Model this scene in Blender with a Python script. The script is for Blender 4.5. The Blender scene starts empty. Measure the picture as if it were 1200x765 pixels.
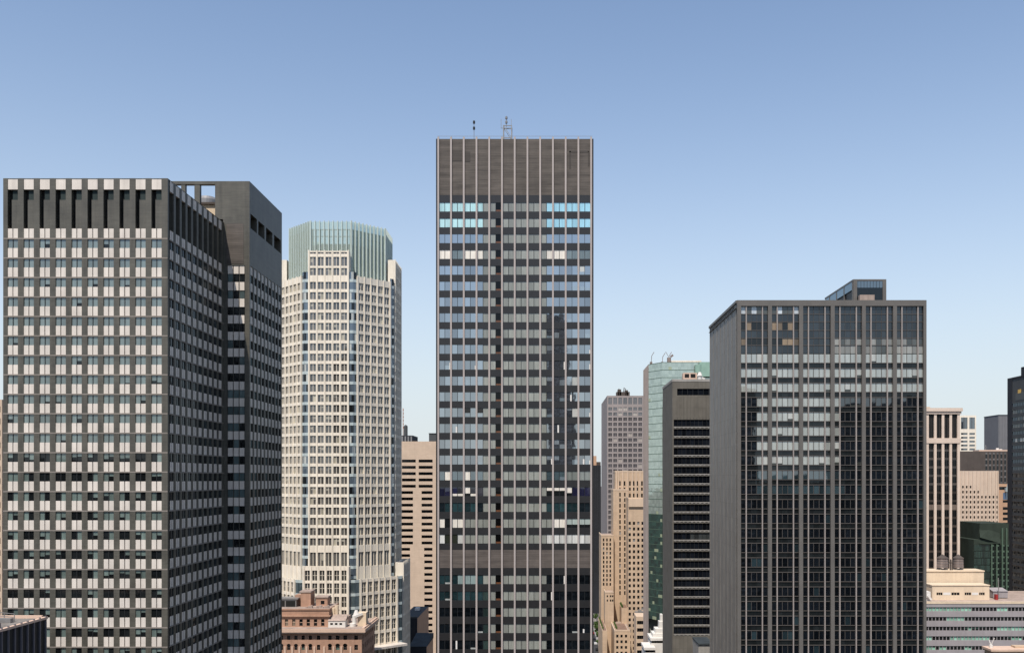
import bpy, math, random
from mathutils import Vector

# ------------------------------------------------------------------ camera, sky, sun, exposure
SC = bpy.context.scene
COL = SC.collection
FPX, VX, HY, ZC = 1116.0, 645.0, 561.0, 110.0      # focal length and vanishing point measured in photo pixels, eye height
cam = bpy.data.cameras.new('camera'); cam_o = bpy.data.objects.new('camera', cam); COL.objects.link(cam_o)
cam_o.location = (0, 0, ZC); cam_o.rotation_euler = (math.radians(90), 0, 0)
cam.sensor_fit = 'HORIZONTAL'; cam.sensor_width = 36.0; cam.lens = 36.0 * FPX / 1200.0
cam.shift_x = (600.0 - VX) / 1200.0; cam.shift_y = (HY - 382.5) / 1200.0
cam.clip_start = 0.5; cam.clip_end = 40000
SC.camera = cam_o

SKY_S, HAZE_H, HAZE_A, HAZE_C = 0.15, 0.238, 0.93, (.675, .73, .765)
SUN_TO = Vector((-0.158, -0.50, 0.853)).normalized()
world = bpy.data.worlds.new('World'); SC.world = world; world.use_nodes = True
wn = world.node_tree.nodes; wl = world.node_tree.links
bg = wn['Background']; sky = wn.new('ShaderNodeTexSky'); sky.sky_type = 'NISHITA'; sky.sun_disc = False
sky.sun_elevation = math.asin(SUN_TO.z); sky.sun_rotation = math.atan2(SUN_TO.x, SUN_TO.y)
sky.altitude = 0; sky.air_density = 1.0; sky.dust_density = 0.6; sky.ozone_density = 2.0
# low haze layer of the air: the sky pales towards the horizon all the way round
tcw = wn.new('ShaderNodeTexCoord'); sepw = wn.new('ShaderNodeSeparateXYZ'); wl.new(tcw.outputs['Generated'], sepw.inputs[0])
def wmath(op, a, b=None):
    m = wn.new('ShaderNodeMath'); m.operation = op
    for i, v in enumerate((a, b)):
        if v is None: continue
        if isinstance(v, (int, float)): m.inputs[i].default_value = v
        else: wl.new(v, m.inputs[i])
    return m.outputs[0]
hz = wmath('MULTIPLY', wmath('EXPONENT', wmath('MULTIPLY', wmath('POWER', wmath('DIVIDE', wmath('MAXIMUM', sepw.outputs[2], 0.0), HAZE_H), 1.7), -1.0)), HAZE_A)
mxw = wn.new('ShaderNodeMix'); mxw.data_type = 'RGBA'; wl.new(hz, mxw.inputs[0]); hs = wn.new('ShaderNodeHueSaturation'); hs.inputs['Saturation'].default_value = .98; hs.inputs['Value'].default_value = 1.08
wl.new(sky.outputs[0], hs.inputs['Color']); wl.new(hs.outputs[0], mxw.inputs[6])
mxw.inputs[7].default_value = tuple(c / SKY_S for c in HAZE_C) + (1,)
wl.new(mxw.outputs[2], bg.inputs[0]); bg.inputs[1].default_value = SKY_S
sun = bpy.data.lights.new('sun', 'SUN'); sun.energy = 5.0; sun.angle = math.radians(0.5); sun.color = (1.0, 0.92, 0.82)
sun_o = bpy.data.objects.new('sun', sun); COL.objects.link(sun_o)
sun_o.rotation_euler = SUN_TO.to_track_quat('Z', 'Y').to_euler(); sun_o.location = (0, 0, 600)
SC.view_settings.view_transform = 'Standard'; SC.view_settings.look = 'None'
SC.view_settings.exposure = 0.06; SC.view_settings.gamma = 1.0; SC.view_settings.use_curve_mapping = False
SC.cycles.max_bounces = 6; SC.cycles.glossy_bounces = 3; SC.cycles.diffuse_bounces = 3; SC.cycles.transparent_max_bounces = 12
SC.cycles.caustics_reflective = False; SC.cycles.caustics_refractive = False

R = random.Random(7); ALB = .82
def X(px, D): return (px - VX) * D / FPX
def Z(py, D): return ZC + (HY - py) * D / FPX
def L(r, g, b):                                      # display colour 0..255 -> linear
    def c(v):
        v /= 255.0
        return v / 12.92 if v <= 0.04045 else ((v + 0.055) / 1.055) ** 2.4
    return (c(r), c(g), c(b))

# ------------------------------------------------------------------ materials
def nodes_of(name):
    m = bpy.data.materials.new(name); m.use_nodes = True
    nt = m.node_tree
    for n in list(nt.nodes): nt.nodes.remove(n)
    out = nt.nodes.new('ShaderNodeOutputMaterial')
    return m, nt, out
def principled(nt, out, rough=0.8, spec=0.3, metal=0.0):
    p = nt.nodes.new('ShaderNodeBsdfPrincipled')
    p.inputs['Roughness'].default_value = rough; p.inputs['Specular IOR Level'].default_value = spec
    p.inputs['Metallic'].default_value = metal
    nt.links.new(p.outputs[0], out.inputs[0]); return p
def pos_scaled(nt, sx, sy, sz):
    g = nt.nodes.new('ShaderNodeNewGeometry'); m = nt.nodes.new('ShaderNodeVectorMath'); m.operation = 'MULTIPLY'
    m.inputs[1].default_value = (sx, sy, sz); nt.links.new(g.outputs['Position'], m.inputs[0]); return m.outputs[0]
def noise(nt, vec, scale=1.0, detail=3.0, rough=0.6):
    n = nt.nodes.new('ShaderNodeTexNoise'); n.inputs['Scale'].default_value = scale
    n.inputs['Detail'].default_value = detail; n.inputs['Roughness'].default_value = rough
    nt.links.new(vec, n.inputs['Vector']); return n.outputs['Fac']
def mapr(nt, v, a, b, c, d):
    m = nt.nodes.new('ShaderNodeMapRange'); nt.links.new(v, m.inputs[0])
    for i, q in enumerate((a, b, c, d)): m.inputs[i + 1].default_value = q
    return m.outputs[0]
def math_(nt, op, a, b=None):
    m = nt.nodes.new('ShaderNodeMath'); m.operation = op
    for i, v in enumerate((a, b)):
        if v is None: continue
        if isinstance(v, (int, float)): m.inputs[i].default_value = v
        else: nt.links.new(v, m.inputs[i])
    return m.outputs[0]
def mixc(nt, fac, a, b, mode='MIX'):
    m = nt.nodes.new('ShaderNodeMix'); m.data_type = 'RGBA'; m.blend_type = mode
    if isinstance(fac, (int, float)): m.inputs[0].default_value = fac
    else: nt.links.new(fac, m.inputs[0])
    for i, v in ((6, a), (7, b)):
        if isinstance(v, tuple): m.inputs[i].default_value = (*v[:3], 1)
        else: nt.links.new(v, m.inputs[i])
    return m.outputs[2]

def stone(name, col, var=0.18, rough=0.85, spec=0.25, course=0.0, streak=0.5, metal=0.0, joint=None, stain=0.0):
    """masonry / concrete / painted metal: mottling, horizontal coursing, vertical rain streaks, optional panel joints"""
    m, nt, out = nodes_of(name); p = principled(nt, out, rough, spec, metal); col = tuple(c * ALB for c in col)
    n1 = noise(nt, pos_scaled(nt, .22, .22, .22), 1.0, 4)
    n2 = noise(nt, pos_scaled(nt, 1.1, 1.1, .03), 1.0, 3)
    n3 = noise(nt, pos_scaled(nt, .25, .25, 3.2), 1.0, 3)
    a = mapr(nt, n1, .3, .7, 1 - var, 1 + var)
    b = mapr(nt, n2, .3, .7, 1 - var * streak, 1 + var * streak)
    c = mapr(nt, n3, .3, .7, 1 - course, 1 + course)
    f = math_(nt, 'MULTIPLY', math_(nt, 'MULTIPLY', a, b), c)
    if stain:
        ns = noise(nt, pos_scaled(nt, .5, .5, .05), 1.0, 5, .7)
        f = math_(nt, 'MULTIPLY', f, mapr(nt, ns, .52, .72, 1.0, 1 - stain))
    if joint:
        jw, jh, jd = joint
        bt = nt.nodes.new('ShaderNodeTexBrick'); bt.offset = 0.0
        sep = nt.nodes.new('ShaderNodeSeparateXYZ'); g = nt.nodes.new('ShaderNodeNewGeometry'); nt.links.new(g.outputs['Position'], sep.inputs[0])
        cmb = nt.nodes.new('ShaderNodeCombineXYZ')
        nt.links.new(math_(nt, 'ADD', sep.outputs[0], sep.outputs[1]), cmb.inputs[0]); nt.links.new(sep.outputs[2], cmb.inputs[1])
        nt.links.new(cmb.outputs[0], bt.inputs['Vector'])
        bt.inputs['Scale'].default_value = 1.0; bt.inputs['Brick Width'].default_value = jw; bt.inputs['Row Height'].default_value = jh
        bt.inputs['Mortar Size'].default_value = 0.06; bt.inputs['Mortar Smooth'].default_value = 0.1
        bt.inputs['Color1'].default_value = (1, 1, 1, 1); bt.inputs['Color2'].default_value = (.86, .86, .86, 1); bt.inputs['Mortar'].default_value = (jd, jd, jd, 1)
        base = mixc(nt, 1.0, tuple(col), bt.outputs['Color'], 'MULTIPLY')
    else:
        rgb = nt.nodes.new('ShaderNodeRGB'); rgb.outputs[0].default_value = (*col, 1); base = rgb.outputs[0]
    vm = nt.nodes.new('ShaderNodeVectorMath'); vm.operation = 'SCALE'
    nt.links.new(base, vm.inputs[0]); nt.links.new(f, vm.inputs['Scale'])
    nt.links.new(vm.outputs[0], p.inputs['Base Color'])
    return m

def louvre(name, col, pitch=.35, var=.2):
    m, nt, out = nodes_of(name); p = principled(nt, out, .6, .3); col = tuple(c * ALB for c in col)
    sep = nt.nodes.new('ShaderNodeSeparateXYZ'); g = nt.nodes.new('ShaderNodeNewGeometry'); nt.links.new(g.outputs['Position'], sep.inputs[0])
    fr = math_(nt, 'FRACT', math_(nt, 'DIVIDE', sep.outputs[2], pitch))
    s = mapr(nt, fr, 0.0, 1.0, .75, 1.15)
    n1 = noise(nt, pos_scaled(nt, .12, .12, .9), 1.0, 5, .65); a = mapr(nt, n1, .3, .7, 1 - var, 1 + var)
    n2 = noise(nt, pos_scaled(nt, .5, .5, .08), 1.0, 3); b = mapr(nt, n2, .3, .7, .9, 1.1)
    f = math_(nt, 'MULTIPLY', math_(nt, 'MULTIPLY', s, a), b)
    vm = nt.nodes.new('ShaderNodeVectorMath'); vm.operation = 'SCALE'; vm.inputs[0].default_value = col
    nt.links.new(f, vm.inputs['Scale']); nt.links.new(vm.outputs[0], p.inputs['Base Color'])
    return m

def glass(name, refl=(.88, .95, 1.0), rough=.02, wave=.003):
    """window pane: what hangs behind it, some with mirrored tones painted in (face attribute) under a Fresnel reflection; attribute alpha = coating reflectance"""
    m, nt, out = nodes_of(name)
    at = nt.nodes.new('ShaderNodeAttribute'); at.attribute_name = 'tint'
    d = nt.nodes.new('ShaderNodeBsdfDiffuse'); gl = nt.nodes.new('ShaderNodeBsdfGlossy')
    n0 = noise(nt, pos_scaled(nt, 2.2, 2.2, .25), 1.0, 2); v = mapr(nt, n0, .3, .7, .85 * ALB, 1.12 * ALB)
    vm = nt.nodes.new('ShaderNodeVectorMath'); vm.operation = 'SCALE'
    nt.links.new(at.outputs['Color'], vm.inputs[0]); nt.links.new(v, vm.inputs['Scale'])
    nt.links.new(vm.outputs[0], d.inputs['Color'])
    gl.inputs['Color'].default_value = (*refl, 1); gl.inputs['Roughness'].default_value = rough
    bp = nt.nodes.new('ShaderNodeBump'); bp.inputs['Strength'].default_value = 1.0; bp.inputs['Distance'].default_value = wave
    nt.links.new(noise(nt, pos_scaled(nt, .55, .55, .4), 1.0, 1.5), bp.inputs['Height'])
    nt.links.new(bp.outputs[0], gl.inputs['Normal'])
    lw = nt.nodes.new('ShaderNodeLayerWeight'); lw.inputs['Blend'].default_value = .5
    p5 = math_(nt, 'POWER', lw.outputs['Facing'], 5.0)
    inv = math_(nt, 'SUBTRACT', 1.0, at.outputs['Alpha'])
    fac = math_(nt, 'ADD', at.outputs['Alpha'], math_(nt, 'MULTIPLY', inv, p5))
    mx = nt.nodes.new('ShaderNodeMixShader'); nt.links.new(fac, mx.inputs[0])
    nt.links.new(d.outputs[0], mx.inputs[1]); nt.links.new(gl.outputs[0], mx.inputs[2]); nt.links.new(mx.outputs[0], out.inputs[0])
    return m

def crown_glass(name):
    m, nt, out = nodes_of(name)
    d = nt.nodes.new('ShaderNodeBsdfDiffuse'); t = nt.nodes.new('ShaderNodeBsdfTransparent'); gl = nt.nodes.new('ShaderNodeBsdfGlossy')
    tl = nt.nodes.new('ShaderNodeBsdfTranslucent'); tl.inputs[0].default_value = (.58, .72, .64, 1)
    n1 = noise(nt, pos_scaled(nt, .6, .6, .15), 1.0, 3)
    nt.links.new(mixc(nt, n1, (.47, .57, .49), (.68, .77, .69)), d.inputs[0])
    t.inputs[0].default_value = (.80, .94, .87, 1); gl.inputs[0].default_value = (.8, .95, .88, 1); gl.inputs['Roughness'].default_value = .05
    m0 = nt.nodes.new('ShaderNodeMixShader'); m0.inputs[0].default_value = .35
    nt.links.new(d.outputs[0], m0.inputs[1]); nt.links.new(tl.outputs[0], m0.inputs[2])
    m1 = nt.nodes.new('ShaderNodeMixShader'); m1.inputs[0].default_value = .42
    nt.links.new(m0.outputs[0], m1.inputs[1]); nt.links.new(t.outputs[0], m1.inputs[2])
    fr = nt.nodes.new('ShaderNodeFresnel'); fr.inputs[0].default_value = 1.45
    m2 = nt.nodes.new('ShaderNodeMixShader'); nt.links.new(fr.outputs[0], m2.inputs[0])
    nt.links.new(m1.outputs[0], m2.inputs[1]); nt.links.new(gl.outputs[0], m2.inputs[2]); nt.links.new(m2.outputs[0], out.inputs[0])
    return m

M = dict(
    brown_brick=stone('brown_brick', (.094, .088, .070), .24, .5, .5, course=.16, stain=.3),
    white_panel=stone('white_panel', (.76, .69, .61), .10, .5, .4, streak=1.0, stain=.12),
    pale_course=stone('pale_course', (.27, .24, .21), .12),
    dark_recess=stone('dark_recess', (.018, .018, .017), .2),
    vent_green=stone('vent_green', (.03, .045, .045), .2),
    roof_felt=stone('roof_felt', (.22, .20, .18), .3),
    roof_dark=stone('roof_dark', (.045, .055, .06), .3),
    roof_pink=stone('roof_pink', (.42, .33, .28), .25),
    glass=glass('window_glass'),
    glass_green=glass('green_window_glass', (.84, .97, .91), .03, .012),
    glass_dark=glass('dark_window_glass', (.75, .88, 1.0)),
    louvre_brown=louvre('brown_louvre', (.108, .092, .079), .42, .38),
    louvre_dark=louvre('louvre_dark', (.07, .06, .052), .42, .2), turret_green=stone('turret_green', (.30, .46, .37), .1, .3, .5),
    louvre_mid=louvre('mid_louvre', (.128, .107, .093), .42, .28),
    mullion_pink=stone('mullion_pink', (.46, .40, .37), .06, .45, .4),
    frame_dark=stone('frame_dark', (.018, .019, .020), .1, .5, .4),
    spandrel_dark=stone('spandrel_dark', (.022, .021, .021), .12, .35, .5),
    cream_precast=stone('cream_precast', (.90, .815, .68), .08, streak=1.3, stain=.08),
    corner_band=stone('corner_band', (.52, .60, .60), .08, .2, .6),
    crown_glass=crown_glass('crown_glass'),
    crown_rib=stone('crown_rib', (.62, .70, .64), .06, .4, .5),
    core_grey=stone('core_grey', (.28, .29, .26), .15),
    pink_stone=stone('pink_stone', (.64, .49, .365), .07, course=.06),
    grey_granite=stone('grey_granite', (.17, .155, .13), .12, joint=(1.5, 4.2, .75)),
    frame_grey=stone('frame_grey', (.085, .076, .068), .1, .5, .4), mullion_grey=stone('mullion_grey', (.34, .30, .275), .08, .45, .4),
    pier_grey=stone('pier_grey', (.145, .134, .121), .10, .5, .4),
    grey_clad=stone('grey_clad', (.262, .245, .222), .10, .5, .35, joint=(1.45, 3.83, .74)),
    tan_stone=stone('tan_stone', (.62, .46, .32), .10, course=.05, stain=.12),
    tan_trim=stone('tan_trim', (.68, .52, .38), .08),
    mauve_grey=stone('mauve_grey', (.38, .33, .31), .08, joint=(6.2, 60, .9)),
    cream_stone=stone('cream_stone', (.76, .62, .51), .07),
    cream_paint=stone('cream_paint', (.78, .63, .46), .08, stain=.12),
    brown_wall=stone('brown_wall', (.10, .082, .072), .12),
    slate_wall=stone('slate_wall', (.085, .09, .092), .08, course=.05),
    plain_grey=stone('plain_grey', (.19, .19, .20), .06),
    navy_wall=stone('navy_wall', (.032, .035, .042), .12),
    violet_band=stone('violet_band', (.37, .34, .345), .07, stain=.1),
    green_wall=stone('green_wall', (.036, .05, .038), .2),
    green_frame=stone('green_frame', (.09, .14, .10), .15),
    red_brick=stone('red_brick', (.47, .285, .20), .16, course=.10, stain=.18),
    pale_trim=stone('pale_trim', (.72, .52, .40), .08),
    white_paint=stone('white_paint', (.80, .77, .72), .05),
    orange_stone=stone('orange_stone', (.60, .38, .25), .08),
    tank_wood=stone('tank_wood', (.25, .20, .18), .2, streak=1.5),
    steel=stone('steel', (.30, .29, .28), .1, .4, .5, metal=.3),
    terrace_tile=stone('terrace_tile', (.24, .155, .115), .2), violet_steel=stone('violet_steel', (.16, .15, .17), .1, .4, .5),
    rust=stone('rust', (.36, .16, .09), .2),
    rear_wall=stone('rear_wall', (.05, .05, .052), .2),
    concrete=stone('concrete', (.36, .34, .31), .15),
    asphalt=stone('asphalt', (.05, .05, .052), .2),
    pavement=stone('pavement', (.32, .30, .28), .12),
    paint=stone('paint', (.75, .75, .72), .1),
    bark=stone('bark', (.10, .07, .05), .2),
    car_white=stone('car_white', (.72, .72, .70), .02, .3, .5), car_black=stone('car_black', (.02, .02, .022), .02, .25, .6),
    car_yellow=stone('car_yellow', (.75, .42, .03), .02, .3, .5), car_red=stone('car_red', (.35, .03, .03), .02, .3, .5),
    tyre=stone('tyre', (.02, .02, .02), .1),
)
def leaf_material():
    m, nt, out = nodes_of('leaf'); p = principled(nt, out, .6, .2)
    n1 = noise(nt, pos_scaled(nt, .8, .8, .8), 1.0, 3)
    nt.links.new(mixc(nt, n1, (.035, .075, .018), (.10, .16, .04)), p.inputs['Base Color']); return m
M['leaf'] = leaf_material()
def ground_material():
    m, nt, out = nodes_of('city_ground'); p = principled(nt, out, .9, .2)
    n1 = noise(nt, pos_scaled(nt, .02, .02, .02), 1.0, 6)
    nt.links.new(mixc(nt, n1, (.06, .058, .055), (.16, .15, .14)), p.inputs['Base Color']); return m
M['ground'] = ground_material()

# ------------------------------------------------------------------ mesh builder
class MB:
    def __init__(s): s.v = []; s.f = []; s.m = []; s.t = []
    def face(s, pts, m=0, t=None):
        b = len(s.v); s.v += [tuple(p) for p in pts]; s.f.append(tuple(range(b, b + len(pts)))); s.m.append(m); s.t.append(t or (0, 0, 0, .04))
    def box(s, x0, x1, y0, y1, z0, z1, m=0, t=None):
        P = [(x0, y0, z0), (x1, y0, z0), (x1, y1, z0), (x0, y1, z0), (x0, y0, z1), (x1, y0, z1), (x1, y1, z1), (x0, y1, z1)]
        for q in ((3, 2, 1, 0), (4, 5, 6, 7), (0, 1, 5, 4), (1, 2, 6, 5), (2, 3, 7, 6), (3, 0, 4, 7)): s.face([P[i] for i in q], m, t)
        return s
    def cyl(s, x, y, z0, z1, r0, r1=None, n=16, m=0, cap=True):
        r1 = r0 if r1 is None else r1
        a = [(math.cos(2 * math.pi * i / n), math.sin(2 * math.pi * i / n)) for i in range(n)]
        for i in range(n):
            c, d = a[i], a[(i + 1) % n]
            q = [(x + r0 * c[0], y + r0 * c[1], z0), (x + r0 * d[0], y + r0 * d[1], z0)]
            q += [(x + r1 * d[0], y + r1 * d[1], z1), (x + r1 * c[0], y + r1 * c[1], z1)] if r1 > 1e-4 else [(x, y, z1)]
            s.face(q, m)
        if cap:
            if r1 > 1e-4: s.face([(x + r1 * c[0], y + r1 * c[1], z1) for c in a], m)
            s.face([(x + r0 * c[0], y + r0 * c[1], z0) for c in reversed(a)], m)
        return s
    def bar(s, a, b, r, m=0):
        a, b = Vector(a), Vector(b); d = (b - a).normalized()
        u = d.cross(Vector((0, 0, 1)) if abs(d.z) < .9 else Vector((1, 0, 0))).normalized() * r; w = d.cross(u).normalized() * r
        c = [a + u + w, a - u + w, a - u - w, a + u - w]; e = [b + u + w, b - u + w, b - u - w, b + u - w]
        for i in range(4): s.face([c[i], c[(i + 1) % 4], e[(i + 1) % 4], e[i]], m)
        s.face(c[::-1], m); s.face(e, m); return s
    def split(s):
        out = []
        for want in (0, 1):
            n = MB()
            for f, m, t in zip(s.f, s.m, s.t):
                if (m == 0) == (want == 0): n.face([s.v[i] for i in f], 0, t)
            out.append(n)
        return out
    def add(s, o):
        b = len(s.v); s.v += o.v; s.f += [tuple(i + b for i in f) for f in o.f]; s.m += o.m; s.t += o.t
    def link(s, name, mats, parent=None):
        if not s.f: return None
        loc = Vector((0, 0, 0)); p = parent
        while p is not None: loc += p.location; p = p.parent
        me = bpy.data.meshes.new(name)
        base = (0, 0, 0)
        if parent is None:
            xs = [v[0] for v in s.v]; ys = [v[1] for v in s.v]; zs = [v[2] for v in s.v]
            base = ((min(xs) + max(xs)) / 2, (min(ys) + max(ys)) / 2, min(zs)); loc = Vector(base)
        me.from_pydata([(v[0] - loc.x, v[1] - loc.y, v[2] - loc.z) for v in s.v], [], s.f)
        for m in (mats if isinstance(mats, (list, tuple)) else [mats]): me.materials.append(M[m])
        me.polygons.foreach_set('material_index', s.m)
        if any('glass' in x for x in (mats if isinstance(mats, (list, tuple)) else [mats])):
            at = me.attributes.new('tint', 'FLOAT_COLOR', 'FACE')
            flat = [c for t in s.t for c in (t if len(t) == 4 else (*t, .06))]
            at.data.foreach_set('color', flat)
        me.update()
        o = bpy.data.objects.new(name, me); COL.objects.link(o)
        o.location = base
        if parent is not None: o.parent = parent
        return o

class F:                                              # a facade: u along it, z up, d outward
    def __init__(s, ox, oy, ux, uy, nx, ny):
        s.o = (ox, oy); s.u = (ux, uy); s.n = (nx, ny); s.rh = (uy * nx - ux * ny) > 0
    def p(s, u, z, d): return (s.o[0] + u * s.u[0] + d * s.n[0], s.o[1] + u * s.u[1] + d * s.n[1], z)
    def quad(s, mb, u0, u1, z0, z1, d=0.0, m=0, t=None, tilt=None):
        a = [(u0, z0), (u1, z0), (u1, z1), (u0, z1)]
        uc, zc = (u0 + u1) / 2, (z0 + z1) / 2
        tu, tz = tilt or (0, 0)
        pts = [s.p(u, z, d + (u - uc) * tu + (z - zc) * tz) for u, z in a]
        mb.face(pts if s.rh else pts[::-1], m, t)
    def box(s, mb, u0, u1, z0, z1, d0, d1, m=0, t=None, back=False):
        P = [s.p(u, z, d) for d in (d0, d1) for (u, z) in ((u0, z0), (u1, z0), (u1, z1), (u0, z1))]
        fs = [(4, 5, 6, 7), (0, 4, 7, 3), (5, 1, 2, 6), (7, 6, 2, 3), (0, 1, 5, 4)] + ([(3, 2, 1, 0)] if back else [])
        for q in fs:
            pts = [P[i] for i in q]; mb.face(pts if s.rh else pts[::-1], m, t)
    def grid(s, mb, us, zs, hole, depth, m=0):        # wall with real holes and reveals
        nu, nz = len(us) - 1, len(zs) - 1
        for j in range(nz):
            i = 0
            while i < nu:
                if hole(i, j):
                    u0, u1, z0, z1 = us[i], us[i + 1], zs[j], zs[j + 1]
                    for (a, b) in (((u0, z0), (u1, z0)), ((u1, z0), (u1, z1)), ((u1, z1), (u0, z1)), ((u0, z1), (u0, z0))):
                        pts = [s.p(*a, 0), s.p(*b, 0), s.p(*b, -depth), s.p(*a, -depth)]
                        mb.face(pts if not s.rh else pts[::-1], m)
                    i += 1
                else:
                    k = i
                    while k < nu and not hole(k, j): k += 1
                    s.quad(mb, us[i], us[k], zs[j], zs[j + 1], 0, m); i = k
def front(x0, y): return F(x0, y, 1, 0, 0, -1)
def leftf(x, y0): return F(x, y0, 0, 1, -1, 0)
def rightf(x, y0): return F(x, y0, 0, 1, 1, 0)
def tl(a=.004): return (R.uniform(-a, a), R.uniform(-a, a))
def jit(t, a=.12):
    k = 1 + R.uniform(-a, a); return (t[0] * k, t[1] * k, t[2] * k, *t[3:])

class B:                                              # one building (or other thing with parts)
    def __init__(s, name, label, cat, x, y, z=0, group=None):
        s.r = bpy.data.objects.new(name, None); COL.objects.link(s.r); s.r.location = (x, y, z); s.r.empty_display_size = 2
        s.r['label'] = label; s.r['category'] = cat
        if group: s.r['group'] = group
    def part(s, name, mb, mats, parent=None, sub=None, **kw):
        if sub and any(mb.m):
            a, c = mb.split(); o = a.link(name, mats[:1], parent or s.r); c.link(sub, mats[1], o); return o
        o = mb.link(name, mats, parent or s.r)
        if o is not None:
            for k, v in kw.items(): o[k] = v
        return o
    def units(s, name, lst, mats, limit=100, plural=None):
        for mb in lst[:limit]: s.part(name, mb, mats, sub='frame' if isinstance(mats, list) else None)
        if len(lst) > limit:
            rest = MB()
            for mb in lst[limit:]: rest.add(mb)
            o = s.part(plural or name + 's', rest, mats)
            o['kind'] = 'stuff'
def thing(mb, name, label, cat, mats, group=None):
    o = mb.link(name, mats); o['label'] = label; o['category'] = cat
    if group: o['group'] = group
    return o
def struct(mb, name, mats):
    o = mb.link(name, mats); o['kind'] = 'structure'; return o
def shell(mb, x0, x1, y0, y1, z0, z1, skip=(), m=0, roof=None):
    """plain closed block minus the faces that get a facade of their own"""
    if 'front' not in skip: front(x0, y0).quad(mb, 0, x1 - x0, z0, z1, 0, m)
    if 'left' not in skip: leftf(x0, y0).quad(mb, 0, y1 - y0, z0, z1, 0, m)
    if 'right' not in skip: rightf(x1, y0).quad(mb, 0, y1 - y0, z0, z1, 0, m)
    F(x1, y1, -1, 0, 0, 1).quad(mb, 0, x1 - x0, z0, z1, 0, m)
    if 'top' not in skip: mb.face([(x0, y0, z1), (x1, y0, z1), (x1, y1, z1), (x0, y1, z1)], m if roof is None else roof)

GD = (.012, .014, .015, .04)                          # dark clear pane

# ------------------------------------------------------------------ ground and avenue
g = MB(); g.face([(-9000, -9000, 0), (9000, -9000, 0), (9000, 14000, 0), (-9000, 14000, 0)]); struct(g, 'ground', 'ground')
g = MB(); g.box(6, 31.5, -400, 2400, -.2, .004); struct(g, 'road', 'asphalt')
g = MB()
for i in range(200):
    for x in (12.3, 25.2): g.box(x - .08, x + .08, 300 + i * 9, 303 + i * 9, .004, .012)
g.box(18.6, 18.75, 300, 2100, .004, .012); g.box(19.0, 19.15, 300, 2100, .004, .012)
struct(g, 'road_marking', 'paint')
g = MB(); g.box(31.5, 35.5, 300, 2200, -.1, .14); struct(g, 'pavement', 'pavement')
g = MB(); g.box(2.0, 6, 300, 2200, -.1, .14); struct(g, 'pavement', 'pavement')

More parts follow.
